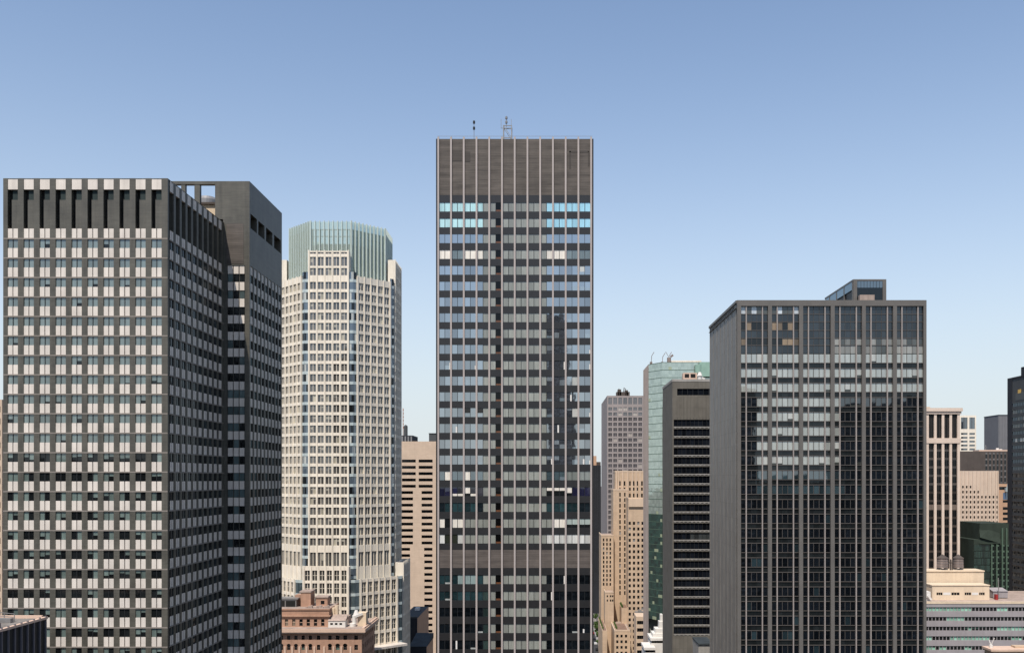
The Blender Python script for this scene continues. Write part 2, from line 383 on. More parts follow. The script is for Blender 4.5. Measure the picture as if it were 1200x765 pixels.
# ------------------------------------------------------------------ 1 brown brick slab tower with white panels
def brick_tower():
    D0, D1 = 188.0, 220.4; s = FPX / D0
    x0, x1 = X(3.7, D0), X(196.5, D0); zt = Z(209, D0); zb = 0.0; zl = 55.0
    b = B('brick_office_tower', 'brown brick office tower with white spandrel panels between its piers and taller rear wing', 'office tower', (x0 + x1) / 2, D0 + 30)
    fl = 22.77 / s; zr0 = Z(267.8, D0)                # top of the first white row
    wh, gh = 11.7 / s, 11.07 / s
    wall = MB(); wall.box(x0 + .5, x1 - .5, D0 + .5, D1, 0, zr0 + .05)
    wall.box(x0 + 1.15, x1 - 1.15, D0 + 1.15, D1 - .05, zr0, zt - 1.2)
    b.part('wall', wall, 'brown_brick')
    rf = MB(); rf.box(x0 + .4, x1 - .4, D0 + .4, D1 - .05, zt - 1.2, zt - .9); b.part('roof', rf, 'roof_felt')
    wins_front, wins_side, pals, wing_w = [], [], [], []
    for fi, (f, W, nb, m0, pit, bw) in enumerate(((front(x0, D0), x1 - x0, 10, 5.2 / s, 18.72 / s, 12.0 / s),
                                                 (rightf(x1, D0), D1 - D0, 10, 1.0, 3.1, 2.05))):
        us = [(m0 + k * pit, m0 + k * pit + bw) for k in range(nb)]
        edges = [0.0] + [e for q in us for e in q] + [W]
        dz = .02 if fi else 0.0
        for k in range(nb + 1):
            pm = MB(); u0, u1 = edges[2 * k], edges[2 * k + 1]
            if fi and k == 0: u0 = .62
            f.box(pm, u0, u1, zb, zt, -1.1, 0)
            b.part('pier', pm, 'brown_brick')
        for r in range(29):                           # floor courses
            cm = MB(); zc = zr0 - r * fl - wh
            if zc < zl: break
            f.box(cm, .63 if fi else 0, W, zc - .16, zc + .10, -.3, .035); b.part('string_course', cm, 'pale_course')
        for k, (u0, u1) in enumerate(us):
            mid = (u0 + u1) / 2
            for r in range(30):
                z1 = zr0 - r * fl; sp = MB()
                if z1 - wh < zl: break
                for (a, c) in ((u0 + .02, mid - .09), (mid + .09, u1 - .02)):
                    f.box(sp, a, c, z1 - wh + .02, z1, -.45, -.07)
                pals.append((fi, r, sp))
            lo = MB(); f.box(lo, u0, u1, zb, zl, -.45, -.2); b.part('lower_wall', lo, 'brown_brick')
            # attic: white cap panel, vent, brick panel beside a black slot
            cp = MB(); f.box(cp, u0 + .05, u1 - .05, Z(222, D0), Z(210, D0), -.6, -.05); b.part('parapet_panel', cp, 'white_panel')
            if fi == 0:
                vt = MB(); f.box(vt, u0 + (u1 - u0) * .38, u1, Z(234, D0), Z(222.2, D0), -.95, -.5); b.part('attic_vent', vt, 'vent_green')
                ap = MB(); f.box(ap, u0 + (u1 - u0) * .38, u1, zr0 + .02, Z(234.2, D0), -.95, -.12); b.part('attic_panel', ap, 'brown_brick')
            bk = MB(); f.quad(bk, u0, u1, zr0, Z(210, D0), -1.0); b.part('attic_recess', bk, 'dark_recess')
            hd = MB(); f.box(hd, u0, u1, Z(210, D0) + .002, zt - .02, -1.0, -.02, back=True); b.part('attic_beam', hd, 'brown_brick')
        # windows, row by row
        for r in range(29):
            z1 = zr0 - r * fl - wh - .10; z0 = z1 - gh + .08
            if z0 < zl: break
            py = 561 - (z0 - ZC) * s
            for k, (u0, u1) in enumerate(us):
                w = MB(); mid = (u0 + u1) / 2
                for (a, c) in ((u0 + .04, mid - .07), (mid + .07, u1 - .04)):
                    if fi == 0:
                        if py < 520: op = 1.0 if R.random() < .93 else R.uniform(.5, .9); t = jit((.17, .215, .205, .10), .22)
                        else:
                            q = R.random(); t = jit((.16, .21, .19, .09), .3)
                            op = 1.0 if q < (.38 if py < 640 else .22) else (R.uniform(.35, .75) if q < .6 else 0.0)
                    else:
                        q = R.random(); t = jit((.03, .045, .05, .05), .5); op = 1.0 if q < .35 else (.6 if q < .45 else 0)
                    zz = z1 - (z1 - z0) * op
                    tt = tl(.003)
                    if op > 0: f.quad(w, a, c, zz, z1, -.2, 0, t, tt if op == 1 else None)
                    if op < 1: f.quad(w, a, c, z0, zz, -.2, 0, jit(GD, .4), tt if op == 0 else None)
                f.box(w, mid - .07, mid + .07, z0, z1, -.42, -.12, 1)
                f.box(w, u0, u1, z0 - .05, z0 + .03, -.42, -.13, 1)
                (wins_front if fi == 0 else wins_side).append(w)
    # ---- taller wing at the back
    wx0, wx1, D2 = X(90, D1), X(292.4, D1), 247.0; wt = Z(212.4, D1); sx = X(252, D1); s1 = FPX / D1
    zlow = Z(262, D1) + 1.0
    ww = MB(); ww.box(wx0, x1 - .2, D1 + .02, D2, 0, zlow); ww.box(x1 - .15, wx1 - .5, D1 + .5, D2 - .3, 0, zr0 + .1)
    b.part('wing_wall', ww, 'brown_brick')
    z_att = zr0
    f = front(x1 - .2, D1); f2 = rightf(wx1, D1)
    up = MB()
    Fw = wx1 - (x1 - .2)
    # solid penthouse block with a row of openings on its flank
    fs = front(sx, D1); fs.quad(up, 0, wx1 - sx, z_att, wt, 0)
    leftf(sx, D1).quad(up, 0, D2 - D1, zlow - 1, wt)
    up.face([(sx, D1, wt), (wx1, D1, wt), (wx1, D2, wt), (sx, D2, wt)])
    F(wx1, D2, -1, 0, 0, 1).quad(up, 0, wx1 - sx, z_att, wt)
    oz0, oz1 = Z(266.5, D1), Z(249.5, D1); ed = [0, .7, 5.6, 6.6, 11.6, 12.8, 18.2, 19.6, 25.6, D2 - D1]
    f2.grid(up, ed, [z_att, oz0, oz1, wt], lambda i, j: j == 1 and i in (1, 3, 5, 7), 1.6)
    b.part('penthouse_wall', up, 'brown_brick')
    ob = MB()
    for i in (1, 3, 5, 7): f2.quad(ob, ed[i], ed[i + 1], oz0, oz1, -1.6)
    b.part('opening_back', ob, 'dark_recess')
    dp = MB(); front(0, D1).box(dp, X(265.5, D1), X(285.5, D1), Z(309, D1), Z(262, D1), -.1, .06); b.part('dark_wall_panel', dp, 'louvre_brown')
    # open screen frame along the roof
    sc = MB(); scx = wx0
    sc.box(wx0, sx, D1, D1 + 1.2, Z(216, D1), wt)
    b.part('screen_beam', sc, 'brown_brick')
    for (a, c) in ((94, 100), (118, 122), (140, 144), (164, 168), (188, 192), (212, 216.8), (227.6, 234.0)):
        pm = MB(); pm.box(X(a, D1), X(c, D1), D1 + .1, D1 + 1.1, zlow - 1, Z(216, D1)); b.part('screen_post', pm, 'brown_brick')
    # window strip front (3 bays) and flank (9 bays)
    u3 = [X(266.4, D1) - (x1 - .2) + k * (20.6 / s1 / 3) for k in range(4)]
    pf = MB(); f.quad(pf, 0, u3[0], 0, z_att, 0); f.quad(pf, u3[3], Fw, 0, z_att, 0); f.quad(pf, 0, sx - (x1 - .2), z_att, zlow, 0); b.part('wing_pier', pf, 'brown_brick')
    for fi, (ff, cols) in enumerate(((f, [(u3[k] + .04, u3[k + 1] - .12) for k in range(3)]),
                                     (f2, [(.75 + k * 2.88, .75 + k * 2.88 + 2.1) for k in range(9)]))):
        if fi:
            e = [0] + [q for c in cols for q in c] + [D2 - D1]
            for k in range(10):
                pm = MB(); ff.box(pm, e[2 * k] if k else .03, e[2 * k + 1], 0, z_att, -.5, 0); b.part('pier', pm, 'brown_brick')
        for k, (u0, u1) in enumerate(cols):
            n = 1 if fi == 0 else 2
            for r in range(29):
                z1 = zr0 - r * fl; z0 = z1 - wh; sp = MB(); gl = MB()
                if z0 - gh < zl: break
                w = (u1 - u0) / n
                for q in range(n):
                    ff.box(sp, u0 + q * w + .03, u0 + (q + 1) * w - .05, z0 + .05, z1, -.4, -.15)
                    t = jit((.10, .14, .14, .06), .3) if R.random() < .4 else jit(GD, .4)
                    ff.quad(gl, u0 + q * w + .03, u0 + (q + 1) * w - .05, z0 - gh + .1, z0, -.3, 0, t, tl(.003))
                pals.append((2 + fi, r, sp)); wing_w.append((fi, r, gl))
            lo = MB(); ff.box(lo, u0 - .2, u1 + .2, 0, zl, -.45, -.02); b.part('lower_wall', lo, 'brown_brick')
    pals.sort(key=lambda q: (q[0] != 0, q[0] if q[0] else q[1], q[1]))
    b.units('spandrel_panel', [q[2] for q in pals], 'white_panel', 100)
    b.units('window', wins_front[:100] + wins_side + wins_front[100:] + [q[2] for q in wing_w], ['glass', 'frame_dark'], 100)
    # plant seen through the screen
    t = MB(); tx, ty = X(243, 236), 236
    t.cyl(tx, ty, zlow, Z(235.5, 236), 2.6, n=24); t.cyl(tx, ty, Z(235.5, 236), Z(231.8, 236), 2.5, 1.9, n=24)
    thing(t, 'cooling_tower', 'round grey cooling tower behind the open roof screen of the brown brick tower', 'cooling tower', 'steel')
    t = MB(); t.box(X(230, 226), X(254, 226), 226, 231, zlow - .5, Z(240, 226)); t.box(X(229, 226) , X(253.6, 226), 225.5, 231.5, Z(240, 226), Z(237.6, 226), 1)
    thing(t, 'plant_room', 'beige plant room with dark rim on the roof below the round cooling tower', 'plant room', ['cream_paint', 'brown_wall'])
brick_tower()

# ------------------------------------------------------------------ 2 low black block at the lower corner
def black_block():
    xr, ya, yb = -90.0, 140.0, 170.0; zt = Z(724, 170)
    b = B('black_glass_block', 'low black glass block with fine mullions and a cluttered roof before the brown brick tower', 'office block', xr - 20, 155)
    w = MB(); w.box(xr - 40, xr, ya, yb, 0, zt); b.part('wall', w, 'frame_dark')
    rf = MB(); rf.box(xr - 39.7, xr - .3, ya + .3, yb - .3, zt, zt + .05); b.part('roof', rf, 'roof_felt')
    f = rightf(xr, ya)
    for k in range(16):
        m = MB(); u = .2 + k * 1.95; f.box(m, u, u + .22, 20, zt + .5, 0, .28); b.part('mullion', m, 'violet_steel')
    p = MB(); f.box(p, 0, 30, zt - .1, zt + .3, -.4, .3, back=True); p.box(xr - 40, xr - .55, yb - .5, yb, zt, zt + .55); p.box(xr - 40, xr - .55, ya, ya + .5, zt, zt + .55)
    b.part('parapet', p, 'pale_trim')
    d = MB(); d.box(xr - 9, xr - 1.6, 158, 158.8, zt + .05, zt + .9); d.box(xr - 12, xr - 3, 164, 165, zt + .05, zt + .8); d.box(xr - 6, xr - 5, 158.8, 166, zt + .05, zt + .7)
    thing(d, 'roof_duct', 'low metal duct run on the roof of the black glass block', 'duct', 'steel')
    h = MB(); yy = 168.6
    for z in (1.1, 1.7): h.bar((xr - 12, yy, zt + z), (xr - 3.2, yy - 3, zt + z - .3), .05)
    for k in range(5): h.bar((xr - 12 + 2.2 * k, yy - .75 * k, zt), (xr - 12 + 2.2 * k, yy - .75 * k, zt + 1.7 - .07 * k), .05)
    thing(h, 'roof_railing', 'thin metal railing along the roof of the black glass block', 'railing', 'steel')
black_block()

# ------------------------------------------------------------------ 3 octagonal cream tower with green glass crown
def octagon_tower():
    DF = 362.0; ap = 22.8; cx, cy = X(385, DF), DF + ap; s = FPX / DF
    b = B('octagonal_tower', 'octagonal cream stone tower crowned by a pale green glass lantern', 'skyscraper', cx, cy)
    T = math.tan(math.pi / 8)
    def face(k, a, half):                             # k=0 front, 1 right diagonal, 2 right, 7 left diagonal
        th = -math.pi / 2 + k * math.pi / 4
        n = (math.cos(th), math.sin(th)); u = (-n[1], n[0])
        return F(cx + n[0] * a - u[0] * half, cy + n[1] * a - u[1] * half, u[0], u[1], n[0], n[1])
    def prism(mb, a, z0, z1, m=0, t=None):
        c = a / math.cos(math.pi / 8)
        P = [(cx + c * math.cos(-math.pi / 2 + math.pi / 8 + k * math.pi / 4), cy + c * math.sin(-math.pi / 2 + math.pi / 8 + k * math.pi / 4)) for k in range(8)]
        for k in range(8):
            p, q = P[k], P[(k + 1) % 8]; mb.face([(p[0], p[1], z0), (q[0], q[1], z0), (q[0], q[1], z1), (p[0], p[1], z1)], m, t)
        mb.face([(p[0], p[1], z1) for p in P], m, t)
    zm = Z(322.8, DF); pitch = 12.0 / s; zr = Z(330.3, DF); wh = 8.5 / s
    W, pw, pt = 15.55, .74, 2.962
    zlow = Z(681, 358.0)
    core = MB(); prism(core, ap - .9, 0, zm - .3); b.part('core_wall', core, 'core_grey')
    # glazed corners, one strip per corner, bands of pale spandrel and dark glass
    for k in range(8):
        cg = MB()
        for kk, (h0, h1) in ((k, (W / 2 + .0, ap * T)), ((k + 1) % 8, (-ap * T, -W / 2 - .0))):
            ff = face(kk, ap - .45, 0)
            for r in range(-1, 40):
                z1 = zr - r * pitch; z0 = z1 - wh
                if z0 < 40: break
                ff.box(cg, h0, h1, z0 - (pitch - wh) + .02, z0, -.2, .1, 1)
                um = (h0 + h1) / 2
                for (p0, p1) in ((h0, um), (um, h1)):
                    q = R.random()
                    t = jit((.10, .13, .16, .12), .3) if q < .6 else (jit(GD) if q < .93 else (.6, .62, .58, .06))
                    ff.quad(cg, p0, p1, z0, z1, 0, 0, t, tl(.004))
        b.part('corner_glazing', cg, ['glass_dark', 'corner_band'])
    wf, wo = [], []
    rows = [(zr - r * pitch - wh, zr - r * pitch) for r in range(26)] + [(Z(664, DF), Z(647, DF))]
    rows = [(a, c) for a, c in rows][::-1]
    popz = [(Z(322.6, DF), Z(314, DF)), (Z(311.6, DF), Z(301, DF)), (Z(297.4, DF), Z(295.4, DF))]
    for k in range(8):
        pop = k % 2 == 0; ff = face(k, ap, W / 2); wl_ = MB()
        zt = Z(294, DF) if pop else zm
        rws = rows + (popz if pop else [])
        us = [0]
        for i in range(5): us += [pw + i * pt, pw + i * pt + pt - pw]
        us += [W]
        zs = [40.0] + [e for q in rws for e in q] + [zt]
        vis = k in (0, 1, 2, 7)
        hole = (lambda i, j: i % 2 == 1 and j % 2 == 1) if vis else (lambda i, j: False)
        ff.grid(wl_, us, zs, hole, .38)
        ff.quad(wl_, 0, W, 0, 40)
        if pop:                                       # back and flanks of the raised panel
            ff.box(wl_, 0, .5, zm - .4, zt, -2.8, -.0); ff.box(wl_, W - .5, W, zm - .4, zt, -2.8, -.0)
            ff.box(wl_, .5, W - .5, zm - .4, zt, -2.8, -2.5, back=True)
        else: ff.box(wl_, 0, W, zm - .5, zm, -1.2, -.01, back=True)
        for sgn in (0, W):                            # returns at the corners
            ff.box(wl_, sgn - (.05 if sgn else 0), sgn + (0 if sgn else .05), 0, zm, -.9, -.005)
        for i in range(6): ff.box(wl_, us[2 * i] + .22 if i else 0.02, us[2 * i + 1] - .22 if i < 5 else W - .02, 40, zt + .3, 0, .22)
        for q in range(0, len(rws), 2): pass
        b.part('stone_face', wl_, 'cream_precast')
        if not vis: continue
        for ri, (z0, z1) in enumerate(reversed(rws)):
            for i in range(5):
                w = MB(); u0 = us[1 + 2 * i]; u1 = us[2 + 2 * i]; n = 2; ww = (u1 - u0)
                for q in range(2):
                    a, c = u0 + q * ww / 2, u0 + (q + 1) * ww / 2
                    z_ = z1
                    qn = R.random()
                    t = jit((.13, .125, .115, .08), .45) if qn < .82 else (jit((.45, .42, .33, .05), .3) if qn < .9 else jit((.17, .17, .16, .06), .3))
                    if R.random() < .15:
                        zc = z1 - (z1 - z0) * R.uniform(.3, .6); ff.quad(w, a, c, zc, z1, -.38, 0, (.4, .38, .32, .05)); ff.quad(w, a, c, z0, zc, -.38, 0, t)
                    else: ff.quad(w, a, c, z0, z1, -.38, 0, t, tl(.003))
                ff.box(w, u0 + ww / 2 - .09, u0 + ww / 2 + .09, z0, z1, -.37, -.2, 1)
                (wf if k == 0 else wo).append(w)
    b.units('window', wf[:100] + wo + wf[100:], ['glass_dark', 'cream_precast'], 100)
    # lower, wider stage
    ap2 = 26.2; W2 = 17.4; lf = MB(); lowrows = []
    z = zlow - .6
    while z > 42: lowrows.append((z - 3.9, z)); z -= 5.05
    lowrows = lowrows[::-1]
    base = MB(); prism(base, ap2 - .5, 0, zlow - .2); b.part('base_wall', base, 'core_grey')
    for k in range(8):
        pop = k % 2 == 0; ff = face(k, ap2 + (1.2 if k == 0 else 0), W2 / 2); m = MB(); zt = zlow + (5.6 if pop else .5)
        vis = k in (0, 1, 2, 7); n = 6
        us = [0]; p2 = (W2 - .9) / n
        for i in range(n): us += [.9 + i * p2, .9 + (i + 1) * p2 - .9]
        us += [W2]
        rr = lowrows + ([(zlow + .4, zlow + 4.2)] if pop else [])
        zs = [38.0] + [e for q in rr for e in q] + [zt]
        ff.grid(m, us, zs, (lambda i, j: i % 2 == 1 and j % 2 == 1) if vis else (lambda i, j: False), .4)
        ff.quad(m, 0, W2, 0, 38.0)
        dd = -3.0 if pop else -1.2
        ff.box(m, 0, .5, 0, zt, dd, -.01); ff.box(m, W2 - .5, W2, 0, zt, dd, -.01); ff.box(m, .5, W2 - .5, zlow - .6, zt, dd, dd + .4, back=True)
        for i in range(n + 1): ff.box(m, us[2 * i] + .25 if i else .02, us[2 * i + 1] - .25 if i < n else W2 - .02, 38, zt + .35, 0, .22)
        b.part('base_face', m, 'cream_precast')
        if vis:
            for (z0, z1) in rr:
                wm = MB()
                for i in range(n):
                    u0, u1 = us[1 + 2 * i], us[2 + 2 * i]; um = (u0 + u1) / 2
                    for a, c in ((u0, um), (um, u1)): ff.quad(wm, a, c, z0, z1, -.4, 0, jit((.06, .06, .055, .06), .4), tl(.003))
                    ff.box(wm, um - .08, um + .08, z0, z1, -.39, -.22, 1); ff.box(wm, u0, u1, (z0 + z1) / 2 - .06, (z0 + z1) / 2 + .06, -.39, -.25, 1)
                b.part('window_row', wm, ['glass_dark', 'cream_precast'], sub='frame')
        cg = MB()
        for kk, (h0, h1) in ((k, (W2 / 2 + .02, ap2 * T)), ((k + 1) % 8, (-ap2 * T, -W2 / 2 - .02))):
            f3 = face(kk, ap2 - .4, 0)
            for (z0, z1) in lowrows:
                f3.quad(cg, h0, h1, z0, z1, 0, 0, jit((.07, .10, .11, .12), .3)); f3.box(cg, h0, h1, z1, z1 + 1.1, -.2, .1, 1)
        b.part('corner_glazing', cg, ['glass_dark', 'corner_band'])
    fl = MB(); ff = face(1, ap2 + 2.0, 10); ff.box(fl, 0, 20, Z(757, 368), Z(754.5, 368), -6, 2.5, back=True); b.part('base_ledge', fl, 'white_panel')
    # crown
    ac = 18.7; z0, z1 = zm - .6, Z(259.5, DF + 3.5)
    pn = MB(); prism(pn, ac - 4.2, z0, z1 - 7.5); b.part('crown_core', pn, 'core_grey')
    for k in range(8):
        hw = ac * T; ff = face(k, ac, hw); n = 9; p = 2 * hw / n
        gp = MB(); rb = MB(); tr = MB()
        for i in range(n):
            ff.quad(gp, i * p, (i + 1) * p, z0, z1, 0, 0, None, tl(.004))
        for i in range(n + 1): ff.box(rb, i * p - .14, i * p + .14, z0, z1 + .35, -.25, .55, 0, back=True)
        for zz in (z1 - 3.0, z1 - 5.6, z1 - 9.4, z1 - 13): ff.box(tr, 0, 2 * hw, zz - .10, zz + .10, -.5, -.06, back=True)
        ps = MB()
        for i in range(n + 1): ff.box(ps, max(.25, i * p - .22), min(2 * hw - .25, i * p + .22), z0, z1 - 2.6, -1.3, -.75, back=True)
        b.part('crown_shade_strip', ps, 'green_frame')  # dark strips added behind the joints to stand for shadows between the ribs
        b.part('crown_pane', gp, 'crown_glass'); b.part('crown_rib', rb, 'crown_rib'); b.part('crown_transom', tr, 'core_grey')
octagon_tower()

# ------------------------------------------------------------------ 4 central dark slab tower
def central_tower():
    D = 232.0; s = FPX / D; x0, x1 = X(511, D), X(695.5, D); zt = Z(163, D); W = x1 - x0; dep = 34.0
    b = B('dark_slab_tower', 'tall dark slab tower with thin pale mullions and a brown louvred crown', 'skyscraper', (x0 + x1) / 2, D + dep / 2)
    f = front(x0, D); mu = [X(513.8 + 14.908 * k, D) - x0 for k in range(13)]
    wall = MB(); shell(wall, x0, x1, D + .3, D + dep, 0, zt - .2, (), 0, None); b.part('wall', wall, 'frame_dark')
    edge = MB()
    f.box(edge, 0, mu[0] - .1, 0, zt, -.3, .12); f.box(edge, mu[12] + .1, W, 0, zt, -.3, .12); b.part('corner_post', edge, 'spandrel_dark')
    for k in range(13):
        m = MB(); f.box(m, mu[k] - .21, mu[k] + .21, 0, zt + .35, -.2, .42); b.part('mullion', m, 'mullion_pink')
    lv = MB(); zl = Z(228.7, D)
    for k in range(12): f.quad(lv, mu[k], mu[k + 1], zl, zt, .02)
    b.part('louvre_crown', lv, 'louvre_brown')
    pp = MB()                                         # darker rectangles on the crown louvres
    for (a, c, e, g_) in ((528.5, 541, 176, 189), (545, 551, 178, 190)): f.box(pp, X(a, D) - x0, X(c, D) - x0, Z(g_, D), Z(e, D), .01, .07)
    b.part('louvre_patch', pp, 'louvre_dark')
    pp = MB()
    for (a, c, e, g_) in ((667, 669, 177.5, 198), (667, 690, 177, 179), (689, 691, 177.5, 195)): f.box(pp, X(a, D) - x0, X(c, D) - x0, Z(g_, D), Z(e, D), .01, .06)
    b.part('louvre_outline', pp, 'louvre_dark')
    lv = MB()
    for k in range(12): f.quad(lv, mu[k], mu[k + 1], Z(665, D), Z(644, D), .02)
    b.part('louvre_band', lv, 'louvre_mid')
    tops = [237.5 + 18.5 * r for r in range(22)] + [673.5 + 19.1 * r for r in range(9)]
    prev = zl
    blind = (.29, .30, .265, .06)
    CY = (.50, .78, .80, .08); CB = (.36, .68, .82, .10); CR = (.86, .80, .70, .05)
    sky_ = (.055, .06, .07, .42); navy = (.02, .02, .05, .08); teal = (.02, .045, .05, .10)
    for r, ty in enumerate(tops):
        z1, z0 = Z(ty, D), Z(ty + 10.4, D)
        sp = MB(); top = prev if r != 22 else Z(665, D)
        for k in range(12): f.box(sp, mu[k], mu[k + 1], z1, top, -.2, .0)
        b.part('spandrel_band', sp, 'spandrel_dark')
        if r == 21:
            sp = MB()
            for k in range(12): f.box(sp, mu[k], mu[k + 1], Z(644, D), z0, -.2, .0)
            b.part('spandrel_band', sp, 'spandrel_dark')
        prev = z0
        w = MB()
        for k in range(24):
            bay = k // 2; u0 = mu[bay] + (k % 2) * (mu[bay + 1] - mu[bay]) / 2; u1 = u0 + (mu[bay + 1] - mu[bay]) / 2
            zone = 'L' if k < 7 else ('R' if k >= 17 else 'M')
            seg = None
            if k == 9: seg = [(0, .2, (.16, .07, .035, .03)), (.2, 1, (.004, .004, .004, .02))]
            elif zone == 'M':
                bl = jit(blind, .2)
                if r > 22 and k < 8: bl = jit((.03, .05, .045, .08), .4)
                seg = [(0, 1, bl)]
            else:
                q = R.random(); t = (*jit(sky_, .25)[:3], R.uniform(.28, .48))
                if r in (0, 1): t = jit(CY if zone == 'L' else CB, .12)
                elif r == 2: t = jit((.09, .13, .16, .32), .3) if k in (4, 5, 6, 18, 19) else jit(sky_, .2)
                elif r == 3: t = jit(CR, .1) if (zone == 'L' and k not in (2, 3)) or k in (17, 18, 19) else jit((.16, .2, .2, .1), .2)
                elif r == 17: t = CR if k in (1, 4) else ((.22, .24, .22, .08) if k > 19 else jit((.06, .09, .10, .2), .3))
                elif r == 18: t = jit(navy, .4) if k < 3 or k > 20 else jit((.05, .05, .06, .08), .5); q = 1
                elif r == 19: t = jit(teal, .6) if q < .6 else jit((.010, .016, .020, .08), .5)
                elif r == 20: t = jit(CR, .08) if (k in (0, 2, 3) or k in (18, 19)) else (GD if k == 1 else blind)
                elif r == 21: t = jit((.66, .66, .62, .06), .15) if zone == 'R' or k in (0, 3) else ((.03, .035, .025, .06) if k < 3 else blind)
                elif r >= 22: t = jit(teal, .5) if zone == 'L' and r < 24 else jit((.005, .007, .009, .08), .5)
                elif q < .012: t = jit((.5, .5, .46, .1), .2)
                seg = [(0, 1, t)]
                if r == 18 and 1 < k < 6: seg = [(0, .25, CR), (.25, 1, t)] if k != 4 else [(0, .3, GD), (.3, 1, CR)]
                if r == 18 and k in (17, 18, 19): seg = [(0, .6, GD), (.6, .95, CR), (.95, 1, GD)]
                if r == 18 and k == 20: seg = [(0, .35, GD), (.35, 1, CR)]
                if r == 20 and k > 19: seg = [(0, .35, GD), (.35, 1, (.45, .52, .48, .06))]
                if 8 <= r < 18 and k in (17, 18, 19, 20) and R.random() < .30:
                    hh = R.uniform(.25, .75); bb = jit((.20, .23, .25, .22), .3); seg = [(0, hh, t), (hh, 1, bb)] if R.random() < .5 else [(0, hh, bb), (hh, 1, t)]
                if r == 13 and k in (4, 6): seg = [(0, .45, t), (.45, 1, (.02, .016, .014, .04))]
                if r == 22 and k in (3, 4, 5): seg = [(0, 1, (.28, .36, .35, .08))]
                if r >= 22 and R.random() < .10: seg = [(0, .18, (.4, .42, .4, .05)), (.18, 1, t)]
                if 4 <= r < 18 and R.random() < .07: hh = R.uniform(.2, .6); seg = [(0, hh, (.2, .25, .28, .3)), (hh, 1, t)]
            tt = tl(.0028) if zone != 'M' else tl(.002)
            for a, c, t in seg: f.quad(w, u0, u1, z0 + (z1 - z0) * a, z0 + (z1 - z0) * c, -.12, 0, t, tt if len(seg) == 1 else None)
            f.box(w, u0 - .05, u0 + .05, z0, z1, -.14, -.02, 1)
            if zone != 'M' and r >= 9 and R.random() < .06:   # white column edge or chair back close to the pane
                f.box(w, u1 - .45, u1 - .08, z0 + .02, z0 + (z1 - z0) * R.uniform(.3, 1), -.13, -.06, 2)
        b.part('window_band', w, ['glass', 'frame_dark', 'white_paint'])
    lo = MB(); f.box(lo, 0, W, 0, z0, -.2, -.02); b.part('lower_wall', lo, 'spandrel_dark')
    rf = MB(); rf.box(x0, x1, D + .31, D + dep, zt - .19, zt - .02); b.part('roof', rf, 'roof_dark')
    rl = MB()
    for k in range(13): rl.bar((x0 + mu[k], D + .8, zt), (x0 + mu[k], D + .8, zt + 1.0), .04)
    rl.bar((x0 + .2, D + .8, zt + .95), (x1 - .2, D + .8, zt + .95), .03); b.part('roof_rail', rl, 'steel')
    # masts on the roof
    a = B('antenna_mast', 'thin whip antenna with two dark sensor blobs on the dark slab tower roof', 'antenna', X(555.5, 240), 240, zt)
    m = MB(); m.cyl(X(555.5, 240), 240, zt, Z(141, 240), .07, n=8); a.part('pole', m, 'steel')
    for py in (143.5, 150.5):
        m = MB(); m.cyl(X(555.5, 240), 240, Z(py + 1.5, 240), Z(py - 1.5, 240), .28, n=10); a.part('sensor', m, 'frame_dark')
    ax0, ax1 = X(590, 240), X(599.5, 240); zz0, zz1 = zt, Z(147, 240)
    a = B('lattice_mast', 'square lattice mast with antenna rods on the dark slab tower roof', 'antenna', (ax0 + ax1) / 2, 241, zt)
    yb_ = (240.0, 242.0)
    for x in (ax0, ax1):
        for y in yb_:
            m = MB(); m.bar((x, y, zz0), (x, y, zz1), .11); a.part('upright', m, 'steel')
    br = MB()
    for zq in (zz0 + .9, (zz0 + zz1) / 2, zz1 - .1):
        for y in yb_: br.bar((ax0, y, zq), (ax1, y, zq), .08)
        for x in (ax0, ax1): br.bar((x, yb_[0], zq), (x, yb_[1], zq), .08)
    for y in yb_:
        br.bar((ax0, y, zz0 + .9), (ax1, y, (zz0 + zz1) / 2), .06); br.bar((ax1, y, (zz0 + zz1) / 2), (ax0, y, zz1), .06)
    a.part('bracing', br, 'steel')
    for px, py, r in ((587, 138, .05), (593.2, 134.5, .09), (599, 138, .05)):
        m = MB(); m.bar((X(px, 240), 241, zz1 - (0 if r > .06 else .4)), (X(px, 240), 241, Z(py, 240)), r)
        if r > .06:
            m.cyl(X(px, 240), 241, Z(138, 240), Z(135.4, 240), .3, n=8); m.cyl(X(px, 240), 241, Z(143, 240), Z(140.4, 240), .3, n=8)
        else: m.bar((X(px, 240), 241, zz1 - .35), (X(593.2, 240), 241, zz1 - .35), .05)
        a.part('antenna_rod', m, 'steel')
central_tower()

